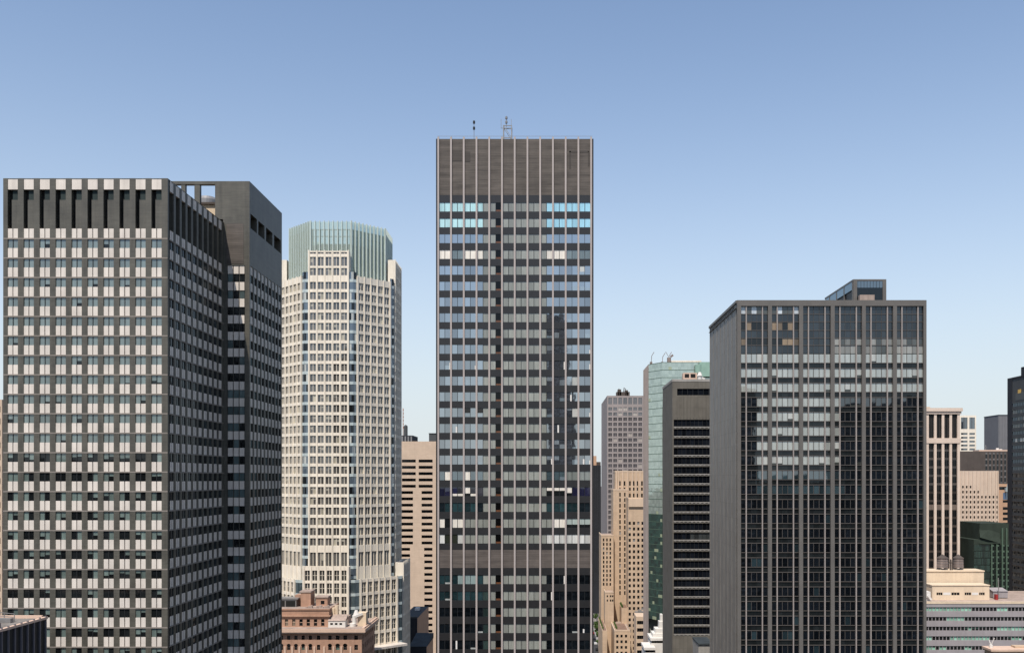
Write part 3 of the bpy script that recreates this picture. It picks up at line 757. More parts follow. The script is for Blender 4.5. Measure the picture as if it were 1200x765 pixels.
# ------------------------------------------------------------------ 5 pink slab with black slots
def pink_slab():
    D = 570.0; x0, x1 = X(464, D), X(530, D); zt = Z(517, D); s = FPX / D
    b = B('pink_stone_slab', 'pinkish stone office slab with rows of black slot windows', 'office building', (x0 + x1) / 2, D + 15)
    f = front(x0, D); W = x1 - x0; n = 32; zs = [0, ]; rows = []
    for r in range(n):
        y = 538.2 + 7.38 * r; rows.append((Z(y + 3.4, D), Z(y, D)))
    def cols(r):
        if r < 5: return [(471, 487.2), (490.6, 507)]
        if r < 10: return [(470.7, 484), (494, 506.8)]
        if r < 14: return [(470.7, 484), (494, 506.8)]
        if r < 16: return [(470.7, 480.5), (497, 506.8)]
        return [(470.7, 479.0), (497.2, 506.8)]
    w = MB(); wins = []
    edges = sorted({X(p, D) - x0 for r in range(n) for c in cols(r) for p in c}) ; us = [0] + edges + [W]
    zs = [0] + [e for q in rows[::-1] for e in q] + [zt]
    def hole(i, j):
        if j % 2 == 0: return False
        r = n - 1 - j // 2; um = (us[i] + us[i + 1]) / 2
        return any(X(a, D) - x0 < um < X(c, D) - x0 for a, c in cols(r))
    f.grid(w, us, zs, hole, .8); shell(w, x0, x1, D, D + 30, 0, zt, ('front', 'top')); b.part('wall', w, 'pink_stone')
    rf = MB(); rf.face([(x0, D, zt), (x1, D, zt), (x1, D + 30, zt), (x0, D + 30, zt)]); b.part('roof', rf, 'roof_felt')
    for r in range(n):
        for a, c in cols(r):
            m = MB(); f.quad(m, X(a, D) - x0, X(c, D) - x0, *rows[r], -.78, 0, (.008, .008, .008, .02)); b.part('window', m, 'glass_dark')
    D2 = 640.0
    b = B('navy_far_tower', 'dark navy tower top with a round tank behind the pinkish slab', 'office tower', X(476, D2), D2 + 12)
    m = MB(); m.box(X(462, D2), X(483.5, D2), D2, D2 + 25, 0, Z(510, D2)); b.part('wall', m, 'navy_wall')
    m = MB()
    for k in range(6): front(X(462, D2), D2).box(m, 1 + k * 2, 1.9 + k * 2, 100, Z(511, D2), -.1, .15)
    b.part('mullion', m, 'steel')
    m = MB(); m.cyl(X(473.8, D2), D2 + 6, Z(510, D2), Z(498.5, D2), 1.35, n=18); m.cyl(X(473.8, D2), D2 + 6, Z(498.5, D2), Z(497, D2), 1.35, .3, n=18)
    thing(m, 'roof_tank', 'round dark steel tank on the navy tower roof behind the pinkish slab', 'water tank', 'slate_wall')
    m = MB(); m.bar((X(470.2, D2), D2 + 8, Z(510, D2)), (X(470.2, D2), D2 + 8, Z(477, D2)), .18)
    for k in range(6): m.box(X(469.8, D2), X(470.9, D2), D2 + 7.8, D2 + 8.2, Z(480 + 4.2 * k, D2), Z(478.2 + 4.2 * k, D2))
    thing(m, 'radio_mast', 'slim red and white radio mast beside the cream octagonal tower', 'antenna', 'rust')
    m = MB(); D3 = 605.0; m.box(X(503.4, D3), X(515, D3), D3 - 3, D3 + 5, zt - 5, Z(508.3, D3)); m.box(X(503, D3), X(515, D3), D3 - 3.3, D3 + 5.3, Z(508.3, D3), Z(507.6, D3))
    thing(m, 'plant_room', 'small grey plant room on the pinkish slab roof beside the dark slab tower', 'plant room', 'slate_wall')
pink_slab()

# ------------------------------------------------------------------ small roofs between the octagon and the centre
def low_roofs():
    D = 430.0; b = B('dark_roofed_block', 'small building with flat dark roof at the foot of the pinkish slab', 'building', X(486, D), D + 12)
    x0, x1 = X(470, D), X(489, D); zt = Z(724, D)
    m = MB(); shell(m, x0, x1, D, D + 40, 0, zt, ('top', 'front')); front(x0, D).quad(m, 0, x1 - x0, 0, zt, 0, 1); b.part('wall', m, ['orange_stone', 'navy_wall'])
    m = MB(); m.face([(x0, D, zt), (x1, D, zt), (x1, D + 40, zt), (x0, D + 40, zt)]); b.part('roof', m, 'roof_dark')
    m = MB(); m.box(x0, x1, D, D + .4, zt + .005, zt + .7); b.part('parapet', m, 'slate_wall')
    m = MB(); m.box(X(488, 460), X(493, 460), 455, 458, zt, zt + 1.2); thing(m, 'skylight', 'bright white skylight on the flat dark roof below the pinkish slab', 'skylight', 'white_paint')
    D = 400.0; b = B('dark_gabled_block', 'lower building with dark sloping roof beside the foot of the dark slab tower', 'building', X(494, D), D + 12)
    x0, x1 = X(480, D), X(500, D); zt = Z(757, D)
    m = MB(); shell(m, x0, x1, D, D + 22, 0, zt, ('top', 'front')); front(x0, D).quad(m, 0, x1 - x0, 0, zt, 0, 1); b.part('wall', m, ['orange_stone', 'navy_wall'])
    m = MB(); xm = (x0 + x1) / 2
    m.face([(x0 - .2, D - .3, zt), (x1 + .2, D - .3, zt), (x1 + .2, D + 22, zt + 2.2), (x0 - .2, D + 22, zt + 2.2)])
    m.face([(x0 - .2, D + 22, zt), (x0 - .2, D - .3, zt), (x0 - .2, D + 22, zt + 2.2)]); m.face([(x1 + .2, D - .3, zt), (x1 + .2, D + 22, zt), (x1 + .2, D + 22, zt + 2.2)])
    b.part('roof', m, 'roof_dark')
    for k in range(2):
        m = MB(); m.box(X(499 + 4.5 * k, 424), X(501 + 4.5 * k, 424), 424, 425, zt - 8, Z(742, 424)); b.part('chimney', m, 'brown_wall')
low_roofs()

# ------------------------------------------------------------------ 6 brick building with rooftop clutter
def red_building():
    D = 330.0; s = FPX / D; x0, x1 = X(300, D), X(424, D); yb = 354.0; zt = Z(741.5, D)
    b = B('red_brick_building', 'ornate red brick building with arched windows and a cluttered roof below the cream octagonal tower', 'building', (x0 + x1) / 2, D + 12)
    f = front(x0, D); W = x1 - x0
    cols = [(329.8 + 8.47 * k - 1.8, 329.8 + 8.47 * k + 1.9) for k in range(5)] + [(371.4, 375.2), (384.6, 388.6), (393.5, 397.9), (402.3, 406.6), (415.2, 419.4)]
    us = [0] + [X(p, D) - x0 for c in cols for p in c] + [W]
    rows = [(Z(749.3, D), Z(744.2, D)), (Z(761.3, D), Z(755, D))] + [(Z(774 + 12 * k, D), Z(767 + 12 * k, D)) for k in range(5)]
    zs = [0] + [e for q in rows[::-1] for e in q] + [zt]
    w = MB(); f.grid(w, us, zs, lambda i, j: i % 2 == 1 and j % 2 == 1, .45)
    shell(w, x0, x1, D, yb, 0, zt, ('front', 'top', 'right')); fr = rightf(x1, D)
    ur = [0]
    for k in range(6): ur += [1.6 + k * 3.6, 3.1 + k * 3.6]
    ur += [yb - D]
    fr.grid(w, ur, zs, lambda i, j: i % 2 == 1 and j % 2 == 1, .45); b.part('wall', w, 'red_brick')
    for ri, (z0, z1) in enumerate(rows):
        for i in range(len(cols)):
            m = MB(); u0, u1 = us[1 + 2 * i], us[2 + 2 * i]
            t = jit(GD, .5) if R.random() < .8 else (.12, .2, .17, .06)
            f.quad(m, u0, u1, z0, z1, -.4, 0, t); f.box(m, u0, u1, (z0 + z1) / 2 - .05, (z0 + z1) / 2 + .05, -.4, -.3, 1); f.box(m, (u0 + u1) / 2 - .04, (u0 + u1) / 2 + .04, z0, z1, -.39, -.31, 1)
            if ri == 1 and i not in (5, 9):               # arched heads
                uc = (u0 + u1) / 2; rr = (u1 - u0) / 2 + .18
                for q in range(8):
                    a0, a1 = math.pi * q / 8, math.pi * (q + 1) / 8
                    pts = [f.p(uc, z1 - .3, .03), f.p(uc + rr * math.cos(a0), z1 - .3 + rr * math.sin(a0) * .9, .03), f.p(uc + rr * math.cos(a1), z1 - .3 + rr * math.sin(a1) * .9, .03)]
                    m.face(pts, 0, (.006, .006, .006, .03))
            b.part('window', m, ['glass_dark', 'brown_wall'], sub='frame')
        m = MB()
        for i in range(6): fr.quad(m, ur[1 + 2 * i], ur[2 + 2 * i], z0, z1, -.4, 0, jit(GD, .4))
        b.part('window_row', m, 'glass_dark')
    m = MB()                                          # slender half columns under the arches
    for i in range(len(cols) - 1): f.box(m, (us[2 + 2 * i] + us[3 + 2 * i]) / 2 - .3, (us[2 + 2 * i] + us[3 + 2 * i]) / 2 + .3, 40, Z(757, D), 0, .3)
    b.part('half_column', m, 'pale_trim')
    zc = Z(736.0, D)
    m = MB(); m.box(x0, x1 + 1.0, D - 1.1, yb, zt, zt + .5); m.box(x0, x1 + 1.5, D - 1.6, yb + .3, zt + .5, zc); b.part('cornice', m, 'pale_trim')
    m = MB(); m.box(x0, x1 + 1.2, D - 1.2, yb, zc, zc + .08); b.part('roof', m, 'roof_pink')
    # attic storey
    ax1 = X(385.5, D + 3); za = Z(714.5, D + 3); fa = front(x0, D + 3)
    ca = [(335.7 + 8.5 * k - 1.9, 335.7 + 8.5 * k + 2.0) for k in range(6)]; ua = [0] + [X(p, D + 3) - x0 for c in ca for p in c] + [ax1 - x0]
    m = MB(); za_w = (Z(733, D + 3), Z(725.2, D + 3)); fa.grid(m, ua, [zc, *za_w, za], lambda i, j: i % 2 == 1 and j == 1, .4)
    shell(m, x0, ax1, D + 3, D + 17, zc, za, ('front', 'top')); b.part('attic_wall', m, 'red_brick')
    for i in range(6):
        m = MB(); u0, u1 = ua[1 + 2 * i], ua[2 + 2 * i]; fa.quad(m, u0, u1, *za_w, -.38, 0, GD if i not in (0, 1) else (.25, .2, .15, .06))
        fa.box(m, u0, u1, sum(za_w) / 2 - .06, sum(za_w) / 2 + .06, -.37, -.28, 1); b.part('window', m, ['glass_dark', 'pale_trim'], sub='frame')
    m = MB(); m.box(x0, ax1 + .5, D + 2.4, D + 17.3, Z(722, D + 3), Z(720.3, D + 3)); m.box(x0, ax1 + .3, D + 2.7, D + 17.2, za, za + .5); b.part('attic_cornice', m, 'red_brick')
    m = MB(); m.box(x0, ax1 + .1, D + 2.9, D + 17, za + .5, za + .56); b.part('attic_roof', m, 'roof_pink')
    # rooftop things
    y = D + 8; zr = za + .56
    m = MB(); m.box(X(352.5, y), X(364, y), y, y + 6, zr, Z(694, y)); m.box(X(344, y), X(352.4, y), y + 2, y + 6, zr, Z(697.5, y)); m.box(X(351, y), X(364.6, y), y - .2, y + 6.3, Z(694, y), Z(692.4, y), 1)
    thing(m, 'stair_tower', 'brick stair tower, tallest structure on the red brick building roof', 'stair tower', ['red_brick', 'roof_pink'])
    bb = B('brick_penthouse', 'small brick penthouse with one black window on the red brick building roof', 'penthouse', X(376, y), y + 2, zr)
    m = MB(); m.box(X(369.5, y), X(383, y), y + 1, y + 5, zr, Z(700.5, y)); bb.part('wall', m, 'red_brick')
    m = MB(); m.box(X(368.6, y), X(384, y), y + .7, y + 5.3, Z(700.5, y), Z(698.8, y)); bb.part('roof', m, 'roof_pink')
    m = MB(); front(X(369.5, y), y + 1).box(m, 1.7, 3.0, Z(708, y), Z(703.8, y), -.1, .03, 0, GD); bb.part('window', m, 'glass_dark')
    bb = B('roof_louvre_unit', 'grey plant unit with two black louvres on the red brick building roof', 'plant unit', X(336, y), y + 1, zr)
    m = MB(); m.box(X(318, y), X(348, y), y - 1, y + 4, zr, Z(701.6, y)); m.box(X(317, y), X(350, y), y - 1.2, y + 4.2, Z(701.6, y), Z(700.2, y)); bb.part('casing', m, 'steel')
    for a, c in ((326, 334.6), (335.8, 347)):
        m = MB(); front(X(a, y), y - 1).box(m, 0, X(c, y) - X(a, y), Z(710, y), Z(703, y), -.05, .03); bb.part('louvre', m, 'dark_recess')
    m = MB()
    for k in range(9): xx = X(358 + 3.2 * k, D + 4.5); m.box(xx, xx + .55 + .4 * (k % 2), D + 4.2, D + 5.2, zr, zr + .35 + .3 * ((k * 7) % 3))
    thing(m, 'roof_pipes', 'run of small vents and pipes along the attic roof edge of the red brick building', 'vents', 'roof_pink')
    yy = D + 2.0
    bb = B('white_dormer', 'white dormer with three black windows on the red brick building roof', 'dormer', X(395, yy), yy + 2, zc)
    m = MB(); fd = front(X(384.6, yy), yy); wd = X(404.6, yy) - X(384.6, yy); ud = [0, .7, 1.65, 2.3, 3.25, 3.9, 4.85, wd]
    zd = (zc + .08, zc + .9, Z(729.5, yy), Z(727, yy)); fd.grid(m, ud, list(zd), lambda i, j: j == 1 and i in (1, 3, 5), .3); shell(m, X(384.6, yy), X(404.6, yy), yy, yy + 4, zd[0], zd[3], ('front', 'top')); bb.part('wall', m, 'white_paint')
    m = MB(); x_0, x_1 = X(384.3, yy), X(405, yy)
    m.face([(x_0, yy - .2, zd[3]), (x_1, yy - .2, zd[3]), (x_1, yy + 4.2, zd[3] + 1.7), (x_0, yy + 4.2, zd[3] + 1.7)]); m.face([(x_1, yy - .2, zd[3]), (x_1, yy + 4.2, zd[3]), (x_1, yy + 4.2, zd[3] + 1.7)]); m.face([(x_0, yy + 4.2, zd[3]), (x_0, yy - .2, zd[3]), (x_0, yy + 4.2, zd[3] + 1.7)])
    bb.part('roof', m, 'roof_pink')
    for i in (1, 3, 5):
        m = MB(); fd.quad(m, ud[i], ud[i + 1], zd[1], zd[2], -.28, 0, GD); bb.part('window', m, 'glass_dark')
    m = MB(); ym = D + 11; m.box(X(388, ym), X(408, ym), ym, ym + 5, zc, Z(722, ym)); thing(m, 'roof_hut', 'low pinkish roof hut behind the white dormer on the red brick building', 'roof hut', 'roof_pink')
    m = MB(); ym = D + 5; m.box(X(419, ym), X(429, ym), ym, ym + 3.5, zc, Z(717.5, ym)); thing(m, 'air_handler', 'boxy cream air handler on the roof corner of the red brick building', 'air handler', 'cream_paint')
    m = MB(); ym = D + 4; cxx = X(413.5, ym)
    m.cyl(cxx, ym, zc, Z(730, ym), 1.1, n=14); m.cyl(cxx + .4, ym + .6, Z(730, ym), Z(721, ym), .75, n=14); m.cyl(cxx + 1.0, ym + 1, Z(721, ym), Z(715, ym), 1.15, .5, n=14); m.bar((cxx + .8, ym, Z(722, ym)), (cxx + 3.2, ym + 1, Z(719, ym)), .4)
    thing(m, 'white_flue', 'bulging white flue and ducts beside the cream air handler', 'flue', 'white_paint')
    m = MB()
    for k in range(7): m.bar((x1 + .6, D + 3 + 3.2 * k, zc), (x1 + .6, D + 3 + 3.2 * k, zc + 1.1), .05)
    m.bar((x1 + .6, D + 3, zc + 1.08), (x1 + .6, D + 22.5, zc + 1.08), .05); m.box(x1 + .2, x1 + 1.1, D - 1, yb, zc + .08, zc + .5)
    thing(m, 'roof_railing', 'roof edge kerb and railing along the shaded flank of the red brick building', 'railing', 'pale_trim')
    # pale flue heap near the attic corner
    m = MB(); ym = D + 6; m.box(X(384.5, ym), X(392, ym), ym, ym + 2, zr - 3, Z(712, ym)); m.cyl(X(394, ym), ym + 1, zc, Z(709.5, ym), .8, n=12)
    thing(m, 'roof_fan', 'stubby pale fan housing at the attic corner of the red brick building', 'fan', 'cream_paint')
red_building()

# ------------------------------------------------------------------ 7 right dark grid tower
def grid_tower():
    D = 251.0; s = FPX / D; x0, x1 = X(863.6, D), X(1085, D); zt = Z(352, D); D2 = 294.0; W = x1 - x0
    b = B('grid_office_tower', 'broad dark glass tower with six pier bays, pale mullions and a blank grey flank', 'skyscraper', (x0 + x1) / 2, D + 20)
    f = front(x0, D)
    wl_ = MB(); shell(wl_, x0, x1, D + .5, D2, 0, zt - .3, ('left',)); b.part('wall', wl_, 'frame_dark')
    rf = MB(); rf.box(x0 + .3, x1 - .3, D + .52, D2 - .02, zt - .29, zt - .1); b.part('roof', rf, 'roof_dark')
    lf = leftf(x0, D); m = MB(); lf.quad(m, 0.0, D2 - D, 0, zt - 2.0, 0); b.part('flank_wall', m, 'grey_clad')
    for k in range(8):
        m = MB(); u = 1.0 + k * 5.8
        lf.box(m, u, u + .3, 0, zt - 2.0, 0, .09); b.part('flank_rib', m, 'grey_clad')
    m = MB()
    for k in range(20): lf.box(m, 4 + k * 2.0, 4.9 + k * 2.0, zt - 1.75, zt - .9, -.1, .02)
    b.part('flank_vent', m, 'dark_recess')
    m = MB(); lf.box(m, 0, D2 - D, zt - 2.0, zt - 1.9, 0, .3); lf.box(m, 0, D2 - D, zt - .7, zt + .001, -.4, .31); f.box(m, 0, W, Z(358.8, D), zt, -.5, .46)
    lf.quad(m, 0, D2 - D, zt - 1.9, zt - .7, 0); b.part('roof_beam', m, 'pier_grey')
    piers = [(863.6, 868), (899.6, 904.2), (936, 940.7), (973, 977.6), (1009.6, 1014), (1046, 1050.4), (1081.6, 1085)]
    for a, c in piers:
        m = MB(); f.box(m, X(a, D) - x0, X(c, D) - x0, 0, Z(358.8, D) - .003, -.4, .45); b.part('pier', m, 'pier_grey')
    bays = [(X(piers[i][1], D) - x0, X(piers[i + 1][0], D) - x0) for i in range(6)]
    for u0, u1 in bays:
        w = (u1 - u0) / 5
        for q in (1, 4):
            m = MB(); f.box(m, u0 + q * w - .15, u0 + q * w + .15, 0, Z(358.9, D), -.3, .28); b.part('mullion', m, 'mullion_grey')
    # plant floors behind dark glass
    m = MB(); mz = [Z(y, D) for y in (414, 404.5, 396, 387, 377, 368, 358.9)]
    for bi, (u0, u1) in enumerate(bays):
        w = (u1 - u0) / 5
        for j in range(6):
            for q in range(5):
                t = jit((.022, .028, .034, .06), .4); d = -.2
                if bi < 2 and j in (5,): t = jit((.5, .55, .58, .08), .3) if R.random() < .45 else jit((.06, .065, .06, .06), .5)
                if bi < 2 and j in (3, 1): t = jit((.22, .16, .10, .05), .6) if R.random() < .4 else jit(GD)
                if bi >= 3 and j in (0, 1): t = jit((.26, .26, .24, .07), .4) if R.random() < .75 else jit((.07, .075, .07, .07), .4)
                f.quad(m, u0 + q * w, u0 + (q + 1) * w, mz[j], mz[j + 1], d, 0, t, tl(.003))
                if q: f.box(m, u0 + q * w - .04, u0 + q * w + .04, mz[j], mz[j + 1], -.25, -.1, 1)
            f.box(m, u0, u1, mz[j + 1] - .09, mz[j + 1] + .09, -.25, -.06, 1)
    b.part('plant_glazing', m, ['glass', 'frame_grey'])
    wins, spans = [], []
    for r in range(30):
        ty = 414.3 + 17.06 * r; z1, z0 = Z(ty, D), Z(ty + 11, D); zb = Z(ty + 17.06, D)
        if zb < 40: break
        tr = MB()
        for u0, u1 in bays:
            w = (u1 - u0) / 5; sp = MB(); spans.append(sp)
            for q in range(5): f.quad(sp, u0 + q * w, u0 + (q + 1) * w, zb + .1, z0 - .1, -.22, 0, jit((.016, .019, .020, .03), .3), tl(.002))
            for zz in (zb, z0): f.box(tr, u0, u1, zz - .10, zz + .10, -.3, -.04)
        b.part('transom', tr, 'frame_grey')
        for bi, (u0, u1) in enumerate(bays):
            w = (u1 - u0) / 5; m = MB()
            for q in range(5):
                k = R.random()
                if r < 8: t = jit((.38, .40, .37, .16), .14) if k < .94 else jit((.46, .47, .44, .10), .2)  # pale blinds, with the tone of the mirrored sky put into the tint
                elif r < 10 and 0 < bi * 5 + q - 2 < 15: t = jit((.035, .058, .068, .18), .6)  # teal reflection painted into the pane tint
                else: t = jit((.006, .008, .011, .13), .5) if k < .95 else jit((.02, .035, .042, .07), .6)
                if r >= 3 and r < 9 and (bi > 3 or (bi == 3 and q > 0) or (bi == 0 and q < 3)): t = jit((.008, .011, .015, .14), .5)  # dark tint paints the mirrored tower silhouettes into these panes
                if r < 8 and k > .90 and bi > 0: h = R.uniform(.1, .3); f.quad(m, u0 + q * w, u0 + (q + 1) * w, z0 + .13, z0 + .13 + (z1 - z0 - .26) * h, -.2, 0, jit((.05, .055, .05, .06)))
                else: h = 0
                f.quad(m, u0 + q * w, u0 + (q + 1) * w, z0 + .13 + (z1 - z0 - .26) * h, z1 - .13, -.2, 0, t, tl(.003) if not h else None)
                if q in (2, 3): f.box(m, u0 + q * w - .06, u0 + q * w + .06, z0 + .13, z1 - .13, -.25, -.08, 1)
            wins.append(m)
    b.units('window', wins, ['glass', 'frame_grey'], 100); b.units('spandrel_panel', spans, 'glass_dark', 100)
    # roof penthouse
    Dp, Dq = 262.0, 289.0; px0, px1 = X(1000, Dp), X(1038.5, Dp); zp = Z(327.3, Dp)
    p = B('roof_penthouse', 'dark glazed penthouse with corner posts on the roof of the broad dark glass tower', 'penthouse', (px0 + px1) / 2, (Dp + Dq) / 2, zt)
    m = MB(); m.box(px0 + .3, px1 - .3, Dp + .3, Dq, zt - .1, zp - .1); p.part('core_wall', m, 'frame_dark')
    f = front(px0, Dp); l = leftf(px0, Dp); wp = px1 - px0
    m = MB(); f.box(m, 0, wp, zp - .45, zp, -.4, .1); l.box(m, 0, Dq - Dp, zp - .45, zp - .002, -.4, .1); p.part('roof_rim', m, 'pier_grey')
    for a, c, ff in ((0, 1.0, f), (wp - 1.0, wp, f), (.3, 1.0, l), (8, 8.5, l), (15, 15.5, l), (22, 22.5, l)):
        m = MB(); ff.box(m, a, c, zt - .1, zp - .46, -.3, .12 if ff is f else .1); p.part('post', m, 'pier_grey')
    m = MB(); f.quad(m, 1, wp - 1, zp - 2.3, zp - .5, .0, 0, (.05, .07, .08, .2)); f.quad(m, 1, wp - 1, zt, zp - 2.3, -.05, 0, GD)
    for k in range(8): f.box(m, 1.2 + k * .85, 1.28 + k * .85, zp - 2.3, zp - .5, -.1, .05, 1)
    p.part('window', m, ['glass_dark', 'frame_dark'], sub='frame')
    m = MB()
    for k in range(4): l.quad(m, 1 + 7 * k if k else 1.0, 7.9 + 7 * k if k < 3 else Dq - Dp - .2, zp - 2.7, zp - .5, .02, 0, jit((.10, .16, .18, .15), .2))
    p.part('flank_window', m, 'glass_dark')
    m = MB(); m.box(X(1005, Dp), X(1022, Dp), Dp - 2, Dp - .6, zt - .1, Z(347, Dp)); thing(m, 'roof_box', 'pinkish beige box in front of the dark glazed roof penthouse', 'plant box', 'roof_pink')
grid_tower()

# ------------------------------------------------------------------ 8 grey concrete tower with black ribbon windows
def ribbon_tower():
    D = 383.0; x0, x1 = X(788, D), X(846, D); zt = Z(445, D); D2 = D * (788 - VX) / (776.5 - VX); s = FPX / D; W = x1 - x0
    b = B('ribbon_window_tower', 'grey brown concrete tower with black ribbon windows beside the broad dark glass tower', 'office tower', (x0 + x1) / 2, D + 17)
    f = front(x0, D); m = MB()
    rows = [(Z(463, D), Z(455.3, D))] + [(Z(491.5 + 11.03 * r + 8.2, D), Z(491.5 + 11.03 * r, D)) for r in range(23)]
    ua, ub = X(789.5, D) - x0, X(793.5, D) - x0
    zs = [0] + [e for q in rows[::-1] for e in q] + [zt]; nj = len(rows)
    us = [0, ua, ub, W - 1, W]
    f.grid(m, us, zs, lambda i, j: j % 2 == 1 and (i == 2 or (i == 1 and j // 2 < nj - 1)), .5)
    shell(m, x0, x1, D, D2, 0, zt, ('front', 'top')); b.part('wall', m, 'grey_granite')
    m = MB(); m.face([(x0, D, zt), (x1, D, zt), (x1, D2, zt), (x0, D2, zt)]); b.part('roof', m, 'roof_felt')
    m = MB(); f.box(m, 0, W, zt - .7, zt + .3, -.4, .1); leftf(x0, D).box(m, 0.001, D2 - D, zt - .7, zt + .299, -.4, .1); b.part('coping', m, 'concrete')
    rb = MB()
    for k in range(12): f.box(rb, ub + k * 1.28, ub + k * 1.28 + .25, Z(490, D), Z(464.5, D), 0, .15)
    b.part('wall_rib', rb, 'grey_granite')
    for r, (z0, z1) in enumerate(rows):
        m = MB(); u = ua if r else ub; n = 11 if r else 8
        w = (W - 1 - u) / n
        for k in range(n):
            t = jit((.008, .010, .014, .025), .5)
            if r == 13 and k > 3: t = jit((.04, .045, .045, .05), .5)
            f.quad(m, u + k * w, u + (k + 1) * w, z0, z1, -.45, 0, t); f.box(m, u + k * w - .07, u + k * w + .07, z0, z1, -.46, -.3, 1)
        b.part('window_band', m, ['glass_dark', 'spandrel_dark'], sub='frame')
        if r:
            lg = MB(); f.box(lg, ua, W - 1, z0 - .32, z0 + .0, -.1, .18)
            for k in range(11): f.box(lg, ua + k * w + .3, ua + k * w + 1.0, z0 - .62, z0 - .33, -.1, .12)
            b.part('sill_band', lg, 'concrete')
    p = B('vent_house', 'cream roof box with two black vents atop the grey brown ribbon window tower', 'vent house', X(809, D + 6), D + 8, zt)
    m = MB(); y = D + 6; m.box(X(800.8, y), X(817, y), y, y + 4, zt, Z(436.8, y)); p.part('casing', m, 'pale_trim')
    for a, c in ((802.3, 807.6), (809.3, 815)):
        m = MB(); front(X(a, y), y).box(m, 0, X(c, y) - X(a, y), Z(442.5, y), Z(438, y), -.1, .03); p.part('vent', m, 'dark_recess')
    m = MB(); y = D + 4; m.cyl(X(820, y), y, zt, Z(440.5, y), .8, n=12); m.cyl(X(820, y), y, Z(440.5, y), Z(436, y), 1.1, .5, n=12); m.bar((X(821, y), y, Z(442, y)), (X(826, y), y, Z(444, y)), .35)
    thing(m, 'roof_fan', 'white mushroom shaped fan beside the cream vent box', 'fan', 'white_paint')
    m = MB(); D3 = 350.0; m.box(X(818.5, D3), X(836, D3), D3, D3 + 14, 0, Z(755, D3)); m.box(X(818, D3), X(836, D3), D3 - .4, D3 + 14.3, Z(755, D3), Z(753.4, D3), 1)
    thing(m, 'concrete_annex', 'pale concrete annex at the foot of the ribbon window tower', 'annex', ['concrete', 'roof_dark'])
ribbon_tower()

# ------------------------------------------------------------------ 9 green glass tower
def green_tower():
    D = 470.0; xa, xb = X(760, D + 9), X(776, D); zt = Z(424.5, D); x1 = X(850, D); D2 = 505.0
    b = B('green_glass_tower', 'pale green mirror glass tower with a chamfered corner behind the grey brown tower', 'skyscraper', (xa + x1) / 2, D + 20)
    m = MB(); m.box(xa + .3, x1, D + 12, D2, 0, zt - .2); m.box(xb, x1, D + .4, D + 12, 0, zt - .2); b.part('wall', m, 'core_grey')
    m = MB(); lf = leftf(xa, D + 9); lf.quad(m, 0, D2 - D - 9, 0, zt); 
    for k in range(10): lf.box(m, k * 2.7, k * 2.7 + .5, 0, zt, 0, .25)
    b.part('flank_wall', m, 'mauve_grey')
    dx, dy = xb - xa, -9.0; ln = math.hypot(dx, dy); f1 = F(xa, D + 9, dx / ln, dy / ln, dy / ln, -dx / ln); f2 = front(xb, D)
    for r in range(34):
        z1 = zt - r * 3.75; z0 = z1 - 3.75
        m = MB()
        for ff, w, n in ((f1, ln, 7), (f2, x1 - xb, 20)):
            for k in range(n):
                q = R.random()
                for (a, c) in ((0, .42), (.42, 1)):
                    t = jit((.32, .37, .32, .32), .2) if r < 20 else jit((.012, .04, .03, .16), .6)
                    if q < (.05 if r < 20 else .13) and a == 0: t = (.36, .40, .26, .12)
                    ff.quad(m, k * w / n, (k + 1) * w / n, z0 + 3.75 * a, z0 + 3.75 * c, 0 if a else -.02, 0, t, tl(.004))
            ff.box(m, 0, w, z1 - .12, z1 + .12, -.1, .06, 1)
        b.part('window_band', m, ['glass_green', 'green_frame'])
    m = MB(); m.face([(xa, D + 9, zt), (xb, D, zt), (x1, D, zt), (x1, D2, zt), (xa, D2, zt)]); b.part('roof', m, 'roof_felt')
    m = MB(); y = D + 4; m.box(X(787, y), X(822, y), y, y + 12, zt, Z(422.4, y)); thing(m, 'roof_parapet_block', 'low cream block along the roof of the green glass tower', 'roof block', 'cream_precast')
    m = MB(); y = D - 3.0; m.cyl(X(819, y), y + 1.5, Z(437, y), Z(427, y), 1.8, n=20); m.box(X(820, y), X(835, y), y + .2, y + 2.4, Z(441, y), Z(424, y), 0); b.part('bay_turret', m, 'turret_green')
    for px, py, lab, h in ((763, 417, 'rusty tilted davit at the corner of the green glass tower roof', 3), (776, 418, 'short pinkish davit on the green glass tower roof between two others', 2.6), (783.5, 417, 'twin dish antenna with rods on the green glass tower roof', 3)):
        y = D + 8; m = MB(); xx = X(px, y); m.bar((xx, y, zt), (xx + .3, y, Z(py, y)), .13); m.bar((xx + .3, y, Z(py, y)), (xx + 1.5, y, Z(py - 4.5, y)), .14)
        if 'dish' in lab: m.cyl(xx + .2, y - .2, zt, Z(419, y), 1.0, n=10); m.bar((xx, y, Z(418, y)), (xx - 1.5, y, Z(412, y)), .1); m.bar((xx + 1, y, Z(418, y)), (xx + 2.2, y, Z(416, y)), .5)
        else: m.box(xx - .6, xx + .6, y - .5, y + .5, zt, zt + 1.2)
        thing(m, 'dish_antenna' if 'dish' in lab else 'roof_davit', lab, 'antenna' if 'dish' in lab else 'davit', 'tank_wood')
green_tower()

